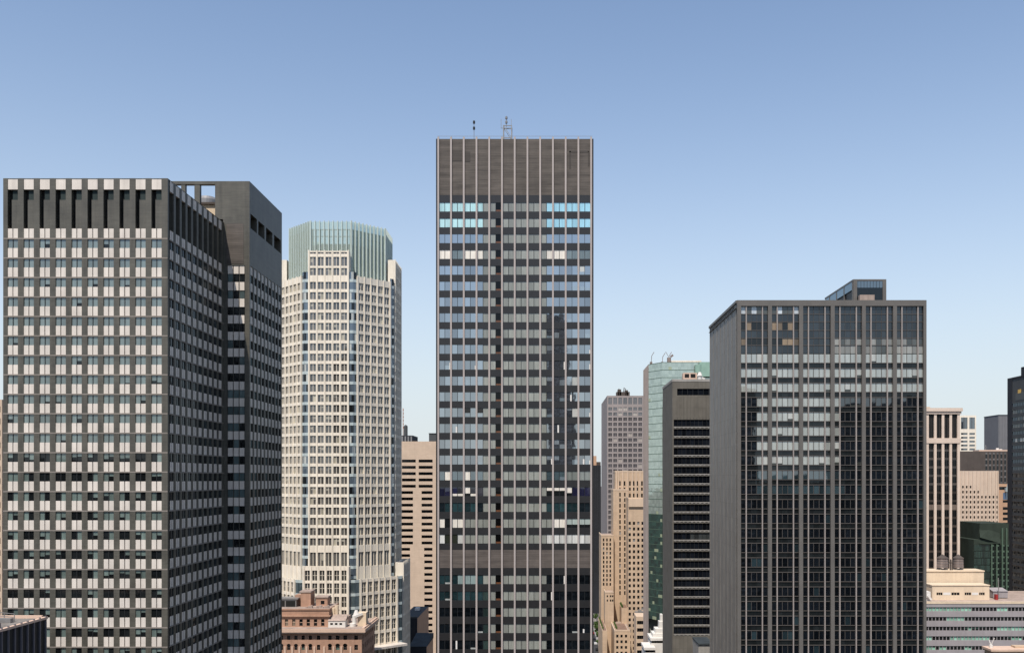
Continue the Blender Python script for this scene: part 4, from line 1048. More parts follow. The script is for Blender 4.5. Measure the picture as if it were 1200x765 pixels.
# ------------------------------------------------------------------ 10 mauve grey tower behind
def mauve_tower():
    D = 690.0; x0, x1 = X(711.5, D), X(754, D); zt = Z(463.5, D); D2 = D * (711.5 - VX) / (704.8 - VX); W = x1 - x0
    b = B('mauve_stone_tower', 'tall mauve grey stone tower with seven window strips behind the tan stepped building', 'skyscraper', (x0 + x1) / 2, D + 30)
    f = front(x0, D); m = MB(); us = [0]
    for k in range(7): us += [.9 + k * 3.62, .9 + k * 3.62 + 2.55]
    us += [W]
    rows = [(Z(474, D), Z(466, D)), (Z(481.5, D), Z(478, D))] + [(Z(486.5 + 6.0 * r, D), Z(482.6 + 6.0 * r, D)) for r in range(40)]
    rows = [(Z(473.5, D), Z(466, D))] + [(Z(477 + 6.05 * r + 3.9, D), Z(477 + 6.05 * r, D)) for r in range(40)]
    zs = [0] + [e for q in rows[::-1] for e in q] + [zt]
    f.grid(m, us, zs, lambda i, j: i % 2 == 1 and j % 2 == 1, .4); shell(m, x0, x1, D, D2, 0, zt, ('front', 'top')); b.part('wall', m, 'mauve_grey')
    ws = []
    for z0, z1 in rows:
        for k in range(7):
            g_ = MB(); ws.append(g_)
            t = jit((.085, .08, .085, .12), .3) if R.random() < .93 else (.5, .45, .4, .06)
            f.quad(g_, us[1 + 2 * k], us[2 + 2 * k], z0, z1, -.35, 0, t); f.box(g_, (us[1 + 2 * k] + us[2 + 2 * k]) / 2 - .12, (us[1 + 2 * k] + us[2 + 2 * k]) / 2 + .12, z0, z1, -.36, -.15, 1)
    b.units('window', ws, ['glass', 'mauve_grey'], 100)
    m = MB(); m.face([(x0, D, zt), (x1, D, zt), (x1, D2, zt), (x0, D2, zt)]); b.part('roof', m, 'roof_felt')
    y = D + 14; m = MB(); m.box(X(722.6, y), X(738, y), y, y + 8, zt, Z(459, y)); m.box(X(724, y), X(728, y), y, y + 4, zt, Z(456, y)); m.box(X(732.5, y), X(736, y), y, y + 4, zt, Z(457, y))
    m.bar((X(726, y), y, zt), (X(725.3, y), y, Z(455, y)), .2); m.bar((X(730, y), y, zt), (X(731.5, y), y, Z(454, y)), .3); m.bar((X(734, y), y, zt), (X(733, y), y, Z(455, y)), .25)
    thing(m, 'roof_plant', 'dark jagged plant cluster on the mauve grey tower roof', 'roof plant', 'brown_wall')
mauve_tower()

# ------------------------------------------------------------------ 11 tan stepped stone building
def tan_building():
    D = 600.0
    b = B('tan_stepped_building', 'tan stone setback building with rows of small black windows and terraces', 'building', X(733, D), D + 20)
    def block(px0, px1, pytop, Dd, depth, cols, rows, wname='window', recess=.5, trim=True, roof='roof_pink', mode='window'):
        x0, x1 = X(px0, Dd), X(px1, Dd); zt = Z(pytop, Dd); f = front(x0, Dd); m = MB()
        us = [0] + [X(p, Dd) - x0 for c in cols for p in c] + [x1 - x0]; rr = [(Z(c, Dd), Z(a, Dd)) for a, c in rows]
        zs = [0] + [e for q in rr[::-1] for e in q] + [zt]
        f.grid(m, us, zs, lambda i, j: i % 2 == 1 and j % 2 == 1, recess); shell(m, x0, x1, Dd, Dd + depth, 0, zt, ('front', 'top')); b.part('wall', m, 'tan_stone')
        m = MB(); m.face([(x0, Dd, zt), (x1, Dd, zt), (x1, Dd + depth, zt), (x0, Dd + depth, zt)]); b.part('roof', m, roof)
        if trim:
            m = MB(); f.box(m, 0, x1 - x0, zt - .25, zt + .75, -.4, .12, back=True); leftf(x0, Dd).box(m, 0.01, depth, zt - .25, zt + .749, -.4, .12, back=True); b.part('parapet', m, 'tan_trim')
        out = []
        for z0, z1 in rr:
            for i in range(len(cols)):
                w = MB(); f.quad(w, us[1 + 2 * i], us[2 + 2 * i], z0, z1, -recess + .03, 0, jit(GD, .5) if R.random() < .93 else (.3, .3, .3, .06)); out.append(w)
        return out
    C = lambda xs, w: [(x - w / 2, x + w / 2) for x in xs]
    # crown block, main shaft, projecting bay, shoulder wing, low front block
    W = []
    W += block(736.2, 756, 608 - 24, 585, 16, C((738, 743, 748.1, 753), 2.6), [(611 + 6.65 * r, 614.6 + 6.65 * r) for r in range(24)])
    W += block(720, 738.6, 739, 560, 38, C((723.4, 728.4, 733.6), 2.6), [(743.2 + 6.6 * r, 746.6 + 6.6 * r) for r in range(6)])
    W += block(709, 719.2, 694, 590, 12, C((711.8, 715.6, 718), 1.6), [(697, 699.4), (702, 704.6)])
    crown = block(721, 756, 552.7, 612, 18, C((726.4, 731.9, 738.2, 742.6, 746.8, 752.3), 1.9), [(563.5, 568.8), (571, 574.6)] + [(578, 592)])
    shaft = block(718.6, 736.4, 574, 606, 20, C((726.6, 732.2), 1.7), [(577 + 6.4 * r, 581.6 + 6.4 * r) for r in range(19)])
    should = block(704.5, 719, 627.5, 603, 26, C((707.4, 711.3, 715.2), 1.7), [(630.5 + 5.2 * r, 634 + 5.2 * r) for r in range(11)])
    b.units('window', W[:100] + crown + shaft + should + W[100:], 'glass_dark', 100)
    # vertical fins on the crown
    f = front(X(721, 612), 612)
    for px in (721.8, 724.2, 729, 734.9, 740.3, 744.7, 749.4, 754.6):
        m = MB(); u = X(px, 612) - X(721, 612); f.box(m, u, u + .75, Z(600, 612), Z(551.4, 612), 0, .45); b.part('fin', m, 'tan_trim')
    f = front(X(736.2, 585), 585); m = MB(); f.box(m, .2, 10.4, Z(593.5, 585), Z(584, 585), 0, 1.0, back=True); b.part('stone_cap', m, 'tan_trim')
    # terraces stepping down to the avenue
    def terrace(px0, px1, py, D0, D1, label):
        x0, x1 = X(px0, D0), X(px1, D0); z = Z(py, D0)
        m = MB(); m.box(x0, x1, D0, D1, 0, z); b.part('terrace_wall', m, 'tan_stone')
        m = MB(); m.box(x0 + .3, x1 - .3, D0 + .3, D1 - .01, z, z + .05); b.part('terrace_floor', m, 'terrace_tile')
        rr = random.Random(int(px0 * 10)); h = MB()
        for k in range(260):
            y = rr.uniform(D0 + .5, D1 - .5); x = x0 + .55 + rr.uniform(-.45, .45); zz = z + .1 + rr.uniform(0, 1.2); a = rr.uniform(0, 6.28); q = rr.uniform(.15, .32)
            c, s_ = math.cos(a) * q, math.sin(a) * q; v = rr.uniform(-.2, .2)
            h.face([(x - c, y - s_, zz), (x + c, y + s_, zz + v), (x + c * .4, y + s_ * .4, zz + q * 1.5), (x - c * .6, y - s_ * .6, zz + q)])
        thing(h, 'terrace_hedge', label, 'hedge', 'leaf', 'hedges on the terraces of the tan building')
    terrace(706.0, 711.5, 738.5, 562, 612, 'narrow green hedge on the lowest terrace nearest the avenue')
    terrace(721.8, 736, 737.6, 561, 586, 'green hedge edging the brown terrace atop the low front block of the tan building')
    terrace(728.4, 736, 712, 588, 605, 'short green hedge on the small upper terrace beside the tall tan shaft')
    m = MB()
    b2 = B('beige_banded_block', 'low beige building with dark window bands in the gap before the tan building', 'building', X(749, 545), 552)
    x0, x1 = X(745.5, 545), X(756.5, 545); zt = Z(722, 545)
    f = front(x0, 545); rows = [(Z(727 + 8.6 * r + 4.4, 545), Z(727 + 8.6 * r, 545)) for r in range(8)]
    m = MB(); zs = [0] + [e for q in rows[::-1] for e in q] + [zt]; f.grid(m, [0, .5, x1 - x0 - .5, x1 - x0], zs, lambda i, j: i == 1 and j % 2 == 1, .8); shell(m, x0, x1, 545, 560, 0, zt, ('front',)); b2.part('wall', m, 'tan_trim')
    for z0, z1 in rows:
        m = MB(); f.quad(m, .5, x1 - x0 - .5, z0, z1, -.75, 0, GD)
        for k in range(4): f.box(m, .5 + k * 1.25, .62 + k * 1.25, z0, z1, -.76, -.5, 1)
        b2.part('window_band', m, ['glass_dark', 'brown_wall'])
    m = MB(); m.box(X(744, 570), X(754, 570), 566, 572, 0, Z(716, 570)); m.box(X(747, 568), X(751, 568), 563, 566, 0, Z(714, 565)); m.cyl(X(752, 562), 562, Z(722, 545), Z(716, 562), .8, n=12)
    thing(m, 'roof_machinery', 'grey roof machinery above the low beige banded building', 'roof plant', 'steel')
    D4 = 430.0
    for px0, px1, py, Dd, lab in ((763, 784, 748, 430, 'white stepped terrace building with dark window gap beside the grey brown tower'), (755.5, 768, 759, 425, 'bright white flat roof at the very foot of the green glass tower')):
        bb = B('white_terrace_block', lab, 'building', X((px0 + px1) / 2, Dd), Dd + 6)
        m = MB(); x0, x1 = X(px0, Dd), X(px1, Dd); z = Z(py, Dd); m.box(x0, x1, Dd, Dd + 14, 0, z - 2.0); bb.part('wall', m, 'white_paint')
        m = MB(); m.box(x0 - .3, x1, Dd - .4, Dd + 14, z - .8, z + .3); bb.part('parapet', m, 'white_paint')
        m = MB(); m.box(x0 + .4, x1, Dd + .3, Dd + 13.9, z - 2.0, z - .8, 0, GD); bb.part('window_band', m, 'glass_dark')
        if py < 755:
            for k, (a, c, t) in enumerate(((765, 784, 742), (768, 784, 736.5), (772.5, 778, 728), (773.8, 776.5, 719.5))):
                m = MB(); m.box(X(a, Dd + 2 + k), X(c, Dd + 2 + k), Dd + 2 + k, Dd + 11 - k, z - 1 + k, Z(t, Dd + 2 + k)); bb.part('roof_tier', m, 'white_paint')
tan_building()

# ------------------------------------------------------------------ right hand group
def column_building():
    D = 430.0; x0, x1 = X(1079, D), X(1124.6, D); zt = Z(478, D); W = x1 - x0
    b = B('cream_column_building', 'cream stone tower with tall white columns and black glass strips beside the broad dark tower', 'office tower', (x0 + x1) / 2, D + 15)
    f = front(x0, D); m = MB(); shell(m, x0, x1, D + .6, D + 30, 0, zt - .3); b.part('wall', m, 'cream_stone')
    us = [X(p, D) - x0 for p in (1079.3, 1088.1, 1097.2, 1106.3, 1115.3)]; w = X(1094.1, D) - X(1088.1, D)
    for u in us:
        for (a, c) in ((513, 484.5), (800, 519)):
            m = MB(); z0, z1 = max(0, Z(a, D)), Z(c, D); n = 3 if c < 500 else 14
            f.quad(m, u, u + w, z0, z1, -.3, 0, (.008, .008, .008, .015))
            if c > 500:
                for k in range(32):
                    zz = z1 - k * 3.8 - 3.8
                    if zz < z0: break
                    f.quad(m, u, u + w, zz, zz + 1.0, -.27, 0, jit((.06, .045, .035, .05), .4)); f.quad(m, u + w * .5 - .08, u + w * .5 + .08, zz + 1, zz + 3.8, -.26, 0, (.04, .035, .03, .04))
                f.quad(m, u, u + w, Z(597, D), Z(591, D), -.24, 0, (.20, .155, .125, .04))
            else:
                for k in range(1, 3): f.box(m, u + w * k / 3 - .06, u + w * k / 3 + .06, z0, z1, -.3, -.2, 1)
            b.part('window_strip', m, ['glass_dark', 'brown_wall'])
    for px in (1076, 1085.2, 1094.4, 1103.4, 1112.4, 1121.6):
        m = MB(); u = X(px, D) - x0; f.box(m, u, u + 1.12, 0, Z(519, D), -.6, .35); f.box(m, u, u + 1.12, Z(513.5, D), Z(485, D), -.6, .35); b.part('column', m, 'cream_stone')
    m = MB(); f.box(m, -1.2, W + .35, Z(519.2, D), Z(513.2, D), -.6, .6); b.part('string_course', m, 'cream_stone')
    m = MB(); f.box(m, -1.2, W + .9, Z(482, D), zt, -1.2, 1.2, back=True); f.box(m, -1.2, W + .5, Z(485, D), Z(482, D), -.6, .7); b.part('cornice', m, 'cream_stone')
    m = MB(); y = D + 8; m.box(X(1082, y), X(1090, y), y, y + 3, zt, Z(476.7, y)); thing(m, 'roof_hatch', 'small tan hatch on the cream column building roof', 'roof hatch', 'tan_stone')
    D = 820.0; x0, x1 = X(1122, D), X(1144, D); zt = Z(486.5, D)
    b = B('white_frame_tower', 'distant white framed tower top with large upper panes behind the cream column building', 'office tower', (x0 + x1) / 2, D + 15)
    f = front(x0, D); U = lambda p: X(p, D) - x0; m = MB()
    us = [0, U(1126.2), U(1133.8), U(1136), U(1142.5), x1 - x0]; rows = [(502.5, 489)] + [(509.2 + 4.55 * k, 507 + 4.55 * k) for k in range(12)]; rr = [(Z(a, D), Z(c, D)) for a, c in rows]
    f.grid(m, us, [0] + [e for q in rr[::-1] for e in q] + [zt], lambda i, j: i in (1, 3) and j % 2 == 1, .6); shell(m, x0, x1, D, D + 30, 0, zt, ('front',)); b.part('wall', m, 'cream_precast')
    for r, (z0, z1) in enumerate(rr):
        for i in (1, 3):
            m = MB(); f.quad(m, us[i], us[i + 1], z0, z1, -.55, 0, jit((.05, .065, .08, .2), .4))
            if r == 0: f.box(m, (us[i] + us[i + 1]) / 2 - .1, (us[i] + us[i + 1]) / 2 + .1, z0, z1, -.56, -.3, 1)
            b.part('window', m, ['glass', 'brown_wall'], sub='frame')
    D = 620.0; x0, x1, xm = X(1120, D), X(1190, D), X(1153, D); zt = Z(528.5, D); f = front(x0, D)
    b = B('brown_slab_building', 'dark brown slab with one blank half and one striped half behind the cream ribbed building', 'office building', (x0 + x1) / 2, D + 15)
    m = MB(); shell(m, x0, x1, D, D + 30, 0, zt); b.part('wall', m, 'brown_wall')
    m = MB(); m.box(X(1148, D), x1, D + 1, D + 10, zt, Z(526.8, D)); b.part('roof_ledge', m, 'pale_trim')
    for k in range(8):
        m = MB(); u = xm - x0 + 1 + k * 2.45; f.quad(m, u, u + 1.15, 20, zt - 1, .02, 0, GD)
        for q in range(14): f.quad(m, u, u + 1.15, zt - 2 - q * 3.8, zt - .9 - q * 3.8, .03, 0, jit((.10, .085, .08, .1), .5))
        b.part('window_strip', m, 'glass')
    m = MB(); m.bar((X(1157.5, D), D + 3, zt), (X(1157.5, D), D + 3, Z(521, D)), .2); m.box(X(1156, D), X(1159, D), D + 2.8, D + 3.2, Z(524, D), Z(523.4, D)); thing(m, 'roof_mast', 'thin mast on the dark brown slab roof', 'antenna', 'steel')
    m = MB(); m.cyl(X(1173, D), D + 5, zt, Z(524.5, D), .9, n=10); m.cyl(X(1176.5, D), D + 5, zt, Z(525.8, D), 1.2, n=10); thing(m, 'roof_fan', 'pair of pale fan drums on the dark brown slab roof', 'fan', 'white_paint')
    D = 760.0; x0, x1 = X(1170, D), X(1190, D); zt = Z(486.5, D)
    b = B('slate_slab_tower', 'plain slate grey slab tower rising beside the dark corner tower', 'office tower', (x0 + x1) / 2, D + 12)
    m = MB(); m.box(x0, x1, D, D + 25, 0, zt); b.part('wall', m, 'plain_grey')
    m = MB(); m.box(x0 - .2, x1, D - .3, D + 25.3, zt, zt + .5); b.part('coping', m, 'navy_wall')
    for k in range(5):
        m = MB(); front(x0, D).box(m, .6 + k * 2.3, 1.0 + k * 2.3, 40, zt - 1, -.1, .3); b.part('rib', m, 'plain_grey')
    D = 490.0; x0, x1 = X(1118, D), X(1170, D); zt = Z(551.5, D); f = front(x0, D)
    b = B('cream_ribbed_building', 'cream building with close vertical ribs and small black windows', 'office building', (x0 + x1) / 2, D + 12)
    m = MB(); n = 12; pit = 4.47; rr = [(Z(563 + 5.9 * r + 3, D), Z(563 + 5.9 * r, D)) for r in range(24)]
    us = [0]
    for k in range(n): a = X(1118.6 + pit * k, D) - x0; us += [a, a + .85]
    us += [x1 - x0]
    def hole(i, j):
        if i % 2 == 0 or j % 2 == 0: return False
        r = len(rr) - 1 - j // 2; k = i // 2
        return r >= (1 if k < 5 else 2 if k < 7 else 3)
    f.grid(m, us, [0] + [e for q in rr[::-1] for e in q] + [zt], hole, .5); shell(m, x0, x1, D, D + 26, 0, zt, ('front',)); b.part('wall', m, 'cream_stone')
    ws = []
    for r, (z0, z1) in enumerate(rr):
        for k in range(n):
            if r >= (1 if k < 5 else 2 if k < 7 else 3):
                m = MB(); f.quad(m, us[1 + 2 * k], us[2 + 2 * k], z0, z1, -.45, 0, jit(GD, .5)); ws.append(m)
    b.units('window', ws, 'glass_dark', 100)
    for k in range(n + 1):
        m = MB(); u = (us[2 * k + 1] - 0.75) if k < n else x1 - x0 - .5; f.box(m, u, u + .42, 0, zt - .1, 0, .5); b.part('rib', m, 'cream_stone')
    # orange building with blue glass
    D = 540.0; x0, x1 = X(1168, D), X(1192, D); zt = Z(567, D); f = front(x0, D)
    b = B('orange_stone_building', 'orange stone building with a blue glazed bay and dark bands beside the dark corner tower', 'building', (x0 + x1) / 2, D + 10)
    m = MB(); m.box(x0, x1, D + .1, D + 20, 0, zt); b.part('wall', m, 'orange_stone')
    m = MB()
    for y0, y1 in ((570, 573.6), (585.8, 588.5), (593.8, 597), (600, 603), (606, 609.2), (612, 616), (619, 623)): f.quad(m, X(1171, D) - x0 if y0 < 580 else X(1175, D) - x0, x1 - x0, Z(y1, D), Z(y0, D), -.06, 0, GD)
    b.part('window_band', m, 'glass_dark')
    m = MB()
    for k in range(6): f.quad(m, X(1172, D) - x0 + k * 1.7, X(1172, D) - x0 + k * 1.7 + 1.5, Z(585, D), Z(577, D), 0.0, 0, jit((.10, .19, .34, .2), .3), tl(.02))
    b.part('blue_window', m, 'glass')
    m = MB(); front(x0, D - .2).quad(m, X(1169.6, D) - x0, X(1175, D) - x0, 0, Z(577, D)); b.part('shaft_panel', m, 'orange_stone')
    m = MB(); m.bar((X(1178, D), D - 2, Z(575, D)), (X(1183, D), D - 1, Z(558, D)), .5); m.box(X(1177, D), X(1180, D), D - 2.5, D - .3, Z(576, D), Z(571, D)); thing(m, 'facade_hoist', 'blue and white hoist hanging on the orange stone building top', 'hoist', 'corner_band')
column_building()

def corner_tower():
    D1 = 480.0; x0 = X(1181, D1); D0 = 380.0; zt = Z(443.5, D1)
    b = B('dark_corner_tower', 'dark slate tower with faint window bands cut by the picture edge', 'skyscraper', x0 + 20, 430)
    m = MB(); m.box(x0, x0 + 40, D0, D1, 0, zt); b.part('wall', m, 'slate_wall')
    l = leftf(x0, D0)
    for r in range(42):
        z1 = zt - 13 - r * 3.5
        if z1 < 20: break
        m = MB()
        for k in range(40):
            u = k * 2.5 + .2; q = R.random(); t = jit((.02, .025, .03, .06), .5) if q < .75 else jit((.10, .09, .075, .05), .5)
            if r in (1, 2, 3) and q > .35: t = jit((.20, .17, .13, .05), .4)
            if r == 5 and k > 30 and q > .6: t = (.7, .65, .55, .05)
            if k < 38: l.quad(m, u, u + 2.1, z1 - 1.7, z1, .03, 0, t, tl(.003))
        b.part('window_band', m, 'glass_dark')
        m = MB(); l.box(m, 0, 95, z1 + .1, z1 + .35, 0, .3); b.part('ledge', m, 'spandrel_dark')
    m = MB(); l.box(m, 95, 100.002, 0, zt, 0, .2); l.box(m, 0, 95, zt - .8, zt + .002, 0, .25); b.part('corner_strip', m, 'navy_wall')
    m = MB(); l.box(m, 20, D1 - D0 - 8, zt - 11.8, zt - 8, .0, .05); b.part('dark_band', m, 'spandrel_dark')
    m = MB(); l.box(m, 86.5, 89.5, zt - 8.4, zt - 6.6, 0, .12); b.part('yellow_mark', m, 'car_yellow')
    m = MB(); y1 = (1195 - VX); Db = x0 * FPX / (1195.3 - VX); m.box(x0 + .5, x0 + 25, D0, Db, zt, zt + 4.2); b.part('roof_block', m, 'navy_wall')
corner_tower()

def green_block():
    D = 425.0; b = B('green_glass_block', 'small dark green glass building with a sloping top tucked behind the banded low building', 'office building', X(1160, D), D + 10)
    xa, xb, x1 = X(1141.5, D), X(1149, D), X(1183, D); f = front(xa, D); zt, zm = Z(613, D), Z(632, D)
    m = MB(); m.box(xa, x1, D + .2, D + 25, 0, zm); m.box(xb, x1, D + .8, D + 24, zm, zt); b.part('wall', m, 'green_wall')
    m = MB(); P = [(X(1148, D), D - .5, zm + 1.0), (X(1172, D), D - .5, zm - 1.6), (X(1172, D), D + 2, zt), (X(1149.5, D), D + 2, zt - .1)]; m.face(P); m.face([(p[0], p[1] + .3, p[2] - .05) for p in P[::-1]])
    m.box(X(1147, D), X(1172, D), D - .7, D - .3, zm - 1.7, zm - 1.2); b.part('sloping_roof', m, 'green_wall')
    for r in range(16):
        z1 = zm - 2.2 - 3.1 * r; m = MB(); n = 14; w = (X(1160, D) - xa) / n
        for k in range(n): f.quad(m, k * w + .05, (k + 1) * w - .05, z1 - 2.7, z1, 0, 0, jit((.018, .04, .032, .14), .8), tl(.012))
        b.part('window_band', m, 'glass_green')
    for k, px in enumerate((1161, 1167, 1173.5, 1178.5)):
        m = MB(); u = X(px, D) - xa; f.box(m, u, u + .55, 40, zm - 2 if k < 2 else zt - 2, -.2, .5)
        for r in range(18): z = zm - 3 - 2.6 * r; f.box(m, u + .55, u + 1.25, z, z + .7, -.2, .35)
        b.part('green_frame', m, 'green_frame')
    m = MB()
    for r in range(18): f.quad(m, X(1160, D) - xa, x1 - xa, zm - 4.4 - 2.6 * r, zm - 2.4 - 2.6 * r, .02, 0, jit((.008, .012, .010, .06), .5))
    b.part('dark_window', m, 'glass_green')  # near-black window strips between the green frames
green_block()

def banded_block():
    D = 375.0; x0, x1 = X(1078, D), X(1260, D); zt = Z(706, D); s = FPX / D
    b = B('banded_low_building', 'low building with violet grey bands and green tinted ribbon windows', 'office building', (x0 + x1) / 2, D + 20)
    f = front(x0, D); W = x1 - x0; m = MB()
    rows = [(Z(711 + 11.35 * r + 4.7, D), Z(711 + 11.35 * r, D)) for r in range(11)]
    f.grid(m, [0, .6, W - .5, W], [0] + [e for q in rows[::-1] for e in q] + [zt], lambda i, j: i == 1 and j % 2 == 1, .45); shell(m, x0, x1, D, D + 40, 0, zt, ('front', 'top')); b.part('wall', m, 'violet_band')
    m = MB(); m.face([(x0, D, zt), (x1, D, zt), (x1, D + 40, zt), (x0, D + 40, zt)]); b.part('roof', m, 'roof_pink')
    m = MB(); m.box(x0, x1, D - .15, D + .5, zt - .35, zt + .5); b.part('parapet', m, 'cream_paint')
    for r, (z0, z1) in enumerate(rows):
        m = MB(); w = 1.42; n = int((W - 1.1) / w); run = 0; st = 0
        for k in range(n):
            if run <= 0: st = R.choice((0, 0, 1, 2)); run = R.randint(1, 7)
            run -= 1; u = .6 + k * w
            g1 = jit((.30, .55, .42, .08), .3)
            if st == 0: f.quad(m, u, u + w, z0, z1, -.42, 0, jit(GD, .5))
            elif st == 1: f.quad(m, u, u + w, z0, z1, -.42, 0, g1)
            else: zz = z0 + (z1 - z0) * R.uniform(.4, .75); f.quad(m, u, u + w, zz, z1, -.42, 0, jit((.03, .10, .07, .08), .3)); f.quad(m, u, u + w, z0, zz, -.42, 0, g1 if R.random() < .5 else GD)
            f.box(m, u - .12, u + .12, z0, z1, -.44, -.2, 1)
        b.part('window_band', m, ['glass_green', 'violet_band'])
    # stepped cream penthouses on the roof
    y = D + 9; p = B('cream_penthouse', 'long cream penthouse with a strip of small windows on the banded low building roof', 'penthouse', X(1125, y), y + 3, zt)
    xa, xb = X(1092.5, y), X(1159.5, y); zp = Z(686, y); fp = front(xa, y); zw = (Z(697, y), Z(693.8, y)); U = lambda q: X(q, y) - xa
    m = MB(); us = [0] + [U(q) for q in (1097.5, 1104.5, 1115, 1124.5, 1130.5, 1138, 1147.5, 1154)] + [xb - xa]
    fp.grid(m, us, [zt, *zw, zp], lambda i, j: j == 1 and i % 2 == 1, .3); shell(m, xa, xb, y, y + 8, zt, zp, ('front',)); p.part('wall', m, 'cream_paint')
    for i in (1, 3, 5, 7):
        m = MB(); fp.quad(m, us[i], us[i + 1], *zw, -.28, 0, GD)
        for q in range(1, 3): fp.box(m, us[i] + (us[i + 1] - us[i]) * q / 3 - .06, us[i] + (us[i + 1] - us[i]) * q / 3 + .06, *zw, -.28, -.2, 1)
        p.part('window', m, ['glass_dark', 'cream_paint'], sub='frame')
    m = MB(); fp.box(m, us[2] + .3, us[3] - .4, zw[0] + .1, zw[1], 0, .04); fp.box(m, us[6] + .3, us[7] - .4, zw[0] + .1, zw[1], 0, .04); p.part('blank_panel', m, 'white_paint')
    m = MB(); m.box(xa - .2, xb + .2, y - .25, y + 8.2, zp, zp + .35); p.part('coping', m, 'cream_paint')
    y2 = y + 9.5; m = MB(); xa, xb = X(1085, y2), X(1153, y2); z2 = Z(669.5, y2); m.box(xa, xb, y2, y2 + 8, zt, z2); m.box(xa - .2, xb + .2, y2 - .3, y2 + 8.2, z2, z2 + .5); 
    thing(m, 'cream_bulkhead', 'taller blank cream bulkhead carrying two water tanks behind the long cream penthouse', 'bulkhead', 'cream_paint')
    for px, w, lab in ((1104.5, 13.0, 'grey timber water tank with conical roof nearer the broad dark tower'), (1123, 12.0, 'grey timber water tank with conical roof nearer the green glass building')):
        yt = y2 + 4; t = B('water_tank', lab, 'water tank', X(px, yt), yt, z2 + .5, 'water tanks on the cream bulkhead'); r = X(px + w / 2, yt) - X(px, yt)
        zb, zc_ = Z(664.5, yt), Z(653.5, yt)
        m = MB(); m.cyl(X(px, yt), yt, zb, zc_, r, r * .95, n=24); t.part('barrel', m, 'tank_wood')
        m = MB(); m.cyl(X(px, yt), yt, zc_, Z(649, yt), r * 1.08, .01, n=24); t.part('roof', m, 'brown_wall')
        m = MB()
        for q in range(3): m.cyl(X(px, yt), yt, zb + .6 + q * 1.1, zb + .72 + q * 1.1, r * 1.015, n=24)
        t.part('hoop', m, 'steel')
        for q in range(4):
            m = MB(); a = math.pi / 4 + q * math.pi / 2; m.bar((X(px, yt) + r * .75 * math.cos(a), yt + r * .75 * math.sin(a), z2 + .45), (X(px, yt) + r * .75 * math.cos(a), yt + r * .75 * math.sin(a), zb), .12); t.part('leg', m, 'steel')
    m = MB(); yt = y2 + 2; m.bar((X(1114, yt), yt, z2), (X(1114, yt), yt, Z(655, yt)), .25); m.bar((X(1116, yt), yt, z2), (X(1116, yt), yt, Z(656, yt)), .18); m.box(X(1112.6, yt), X(1117, yt), yt - .3, yt + .3, Z(659.5, yt), Z(658.6, yt))
    thing(m, 'standpipe', 'dark pipes between the two timber water tanks', 'pipes', 'brown_wall')
    y3 = D + 14; m = MB(); xa, xb = X(1164, y3), X(1181, y3); z3 = Z(692.5, y3); m.box(xa, xb, y3, y3 + 5, zt + .3, z3)
    m.face([(xa - .2, y3 - .3, z3), (xb + .2, y3 - .3, z3), (xb + .2, y3 + 5.2, z3 + 1.0), (xa - .2, y3 + 5.2, z3 + 1.0)]); thing(m, 'roof_shed', 'mauve roof shed at the far end of the banded low building roof', 'shed', 'violet_band')
    m = MB(); m.bar((X(1168, y3), y3 - 2, zt), (X(1167, y3), y3 - 2, Z(676, y3)), .12); thing(m, 'flagpole', 'thin bare pole beside the mauve roof shed', 'pole', 'steel')
    m = MB(); m.box(X(1160.3, y3), X(1163, y3), y3 - 5, y3 - 3.5, zt, Z(694.5, y3)); thing(m, 'red_cabinet', 'small dark red cabinet between the cream penthouse and the roof shed', 'cabinet', 'car_red')
    m = MB(); ya = D + 6; m.box(X(1084, ya), X(1090.5, ya), ya, ya + 4, zt, Z(693, ya)); m.bar((X(1086, ya), ya - 1, zt + 2.5), (X(1090, ya), ya - 1, zt + .6), .4); thing(m, 'roof_duct', 'bent white duct beside the cream penthouse end', 'duct', 'white_paint')
    # nearer tan roof at the bottom edge
    D = 330.0; b = B('tan_roofed_building', 'tan roof with cornices just showing at the bottom edge before the banded building', 'building', X(1185, D), D + 8)
    x0, x1 = X(1163, D), X(1225, D); z = Z(762.5, D); m = MB(); m.box(x0, x1, D, D + 6, 0, z); b.part('wall', m, 'tan_stone')
    m = MB(); m.box(x0 - .8, x1, D - .8, D + 6.4, z, z + .7); b.part('cornice', m, 'pale_trim')
    m = MB(); m.box(X(1193, D), x1, D + 2, D + 5, z + .7, Z(758, D)); b.part('attic_wall', m, 'tan_stone')
    m = MB(); m.cyl(X(1166, D), D + 3, z + .7, z + 1.7, .6, n=12); m.bar((X(1166, D), D + 3, z + 1.5), (X(1169, D), D + 2.4, z + 4.2), .12); m.bar((X(1166, D), D + 3, z + 1.5), (X(1164, D), D + 3.4, z + 3.4), .12)
    thing(m, 'roof_ventilator', 'spindly pale roof ventilator on the tan roof at the bottom edge', 'ventilator', 'white_paint')
banded_block()

# ------------------------------------------------------------------ slivers seen down the avenue
def edge_sliver():
    D = 300.0; x0, x1 = X(-60, D), X(2.4, D); zt = Z(468, D); f = front(x0, D)
    b = B('pink_edge_building', 'pinkish building sliver at the picture edge behind the brown brick tower', 'building', x0 + 8, D + 10)
    m = MB(); rr = [(Z(476 + 14 * r + 7, D), Z(476 + 14 * r, D)) for r in range(26)]; us = [0]
    for k in range(6): us += [.9 + k * 2.75, 2.5 + k * 2.75]
    us += [x1 - x0]
    f.grid(m, us, [0] + [e for q in rr[::-1] for e in q] + [zt], lambda i, j: i % 2 == 1 and j % 2 == 1, .4); shell(m, x0, x1, D, D + 20, 0, zt, ('front',)); b.part('wall', m, 'pink_stone')
    ws = []
    for z0, z1 in rr:
        for k in range(6): m = MB(); f.quad(m, us[1 + 2 * k], us[2 + 2 * k], z0, z1, -.36, 0, jit(GD, .4)); ws.append(m)
    b.units('window', ws[::-1] if False else ws, 'glass_dark', 100)
edge_sliver()

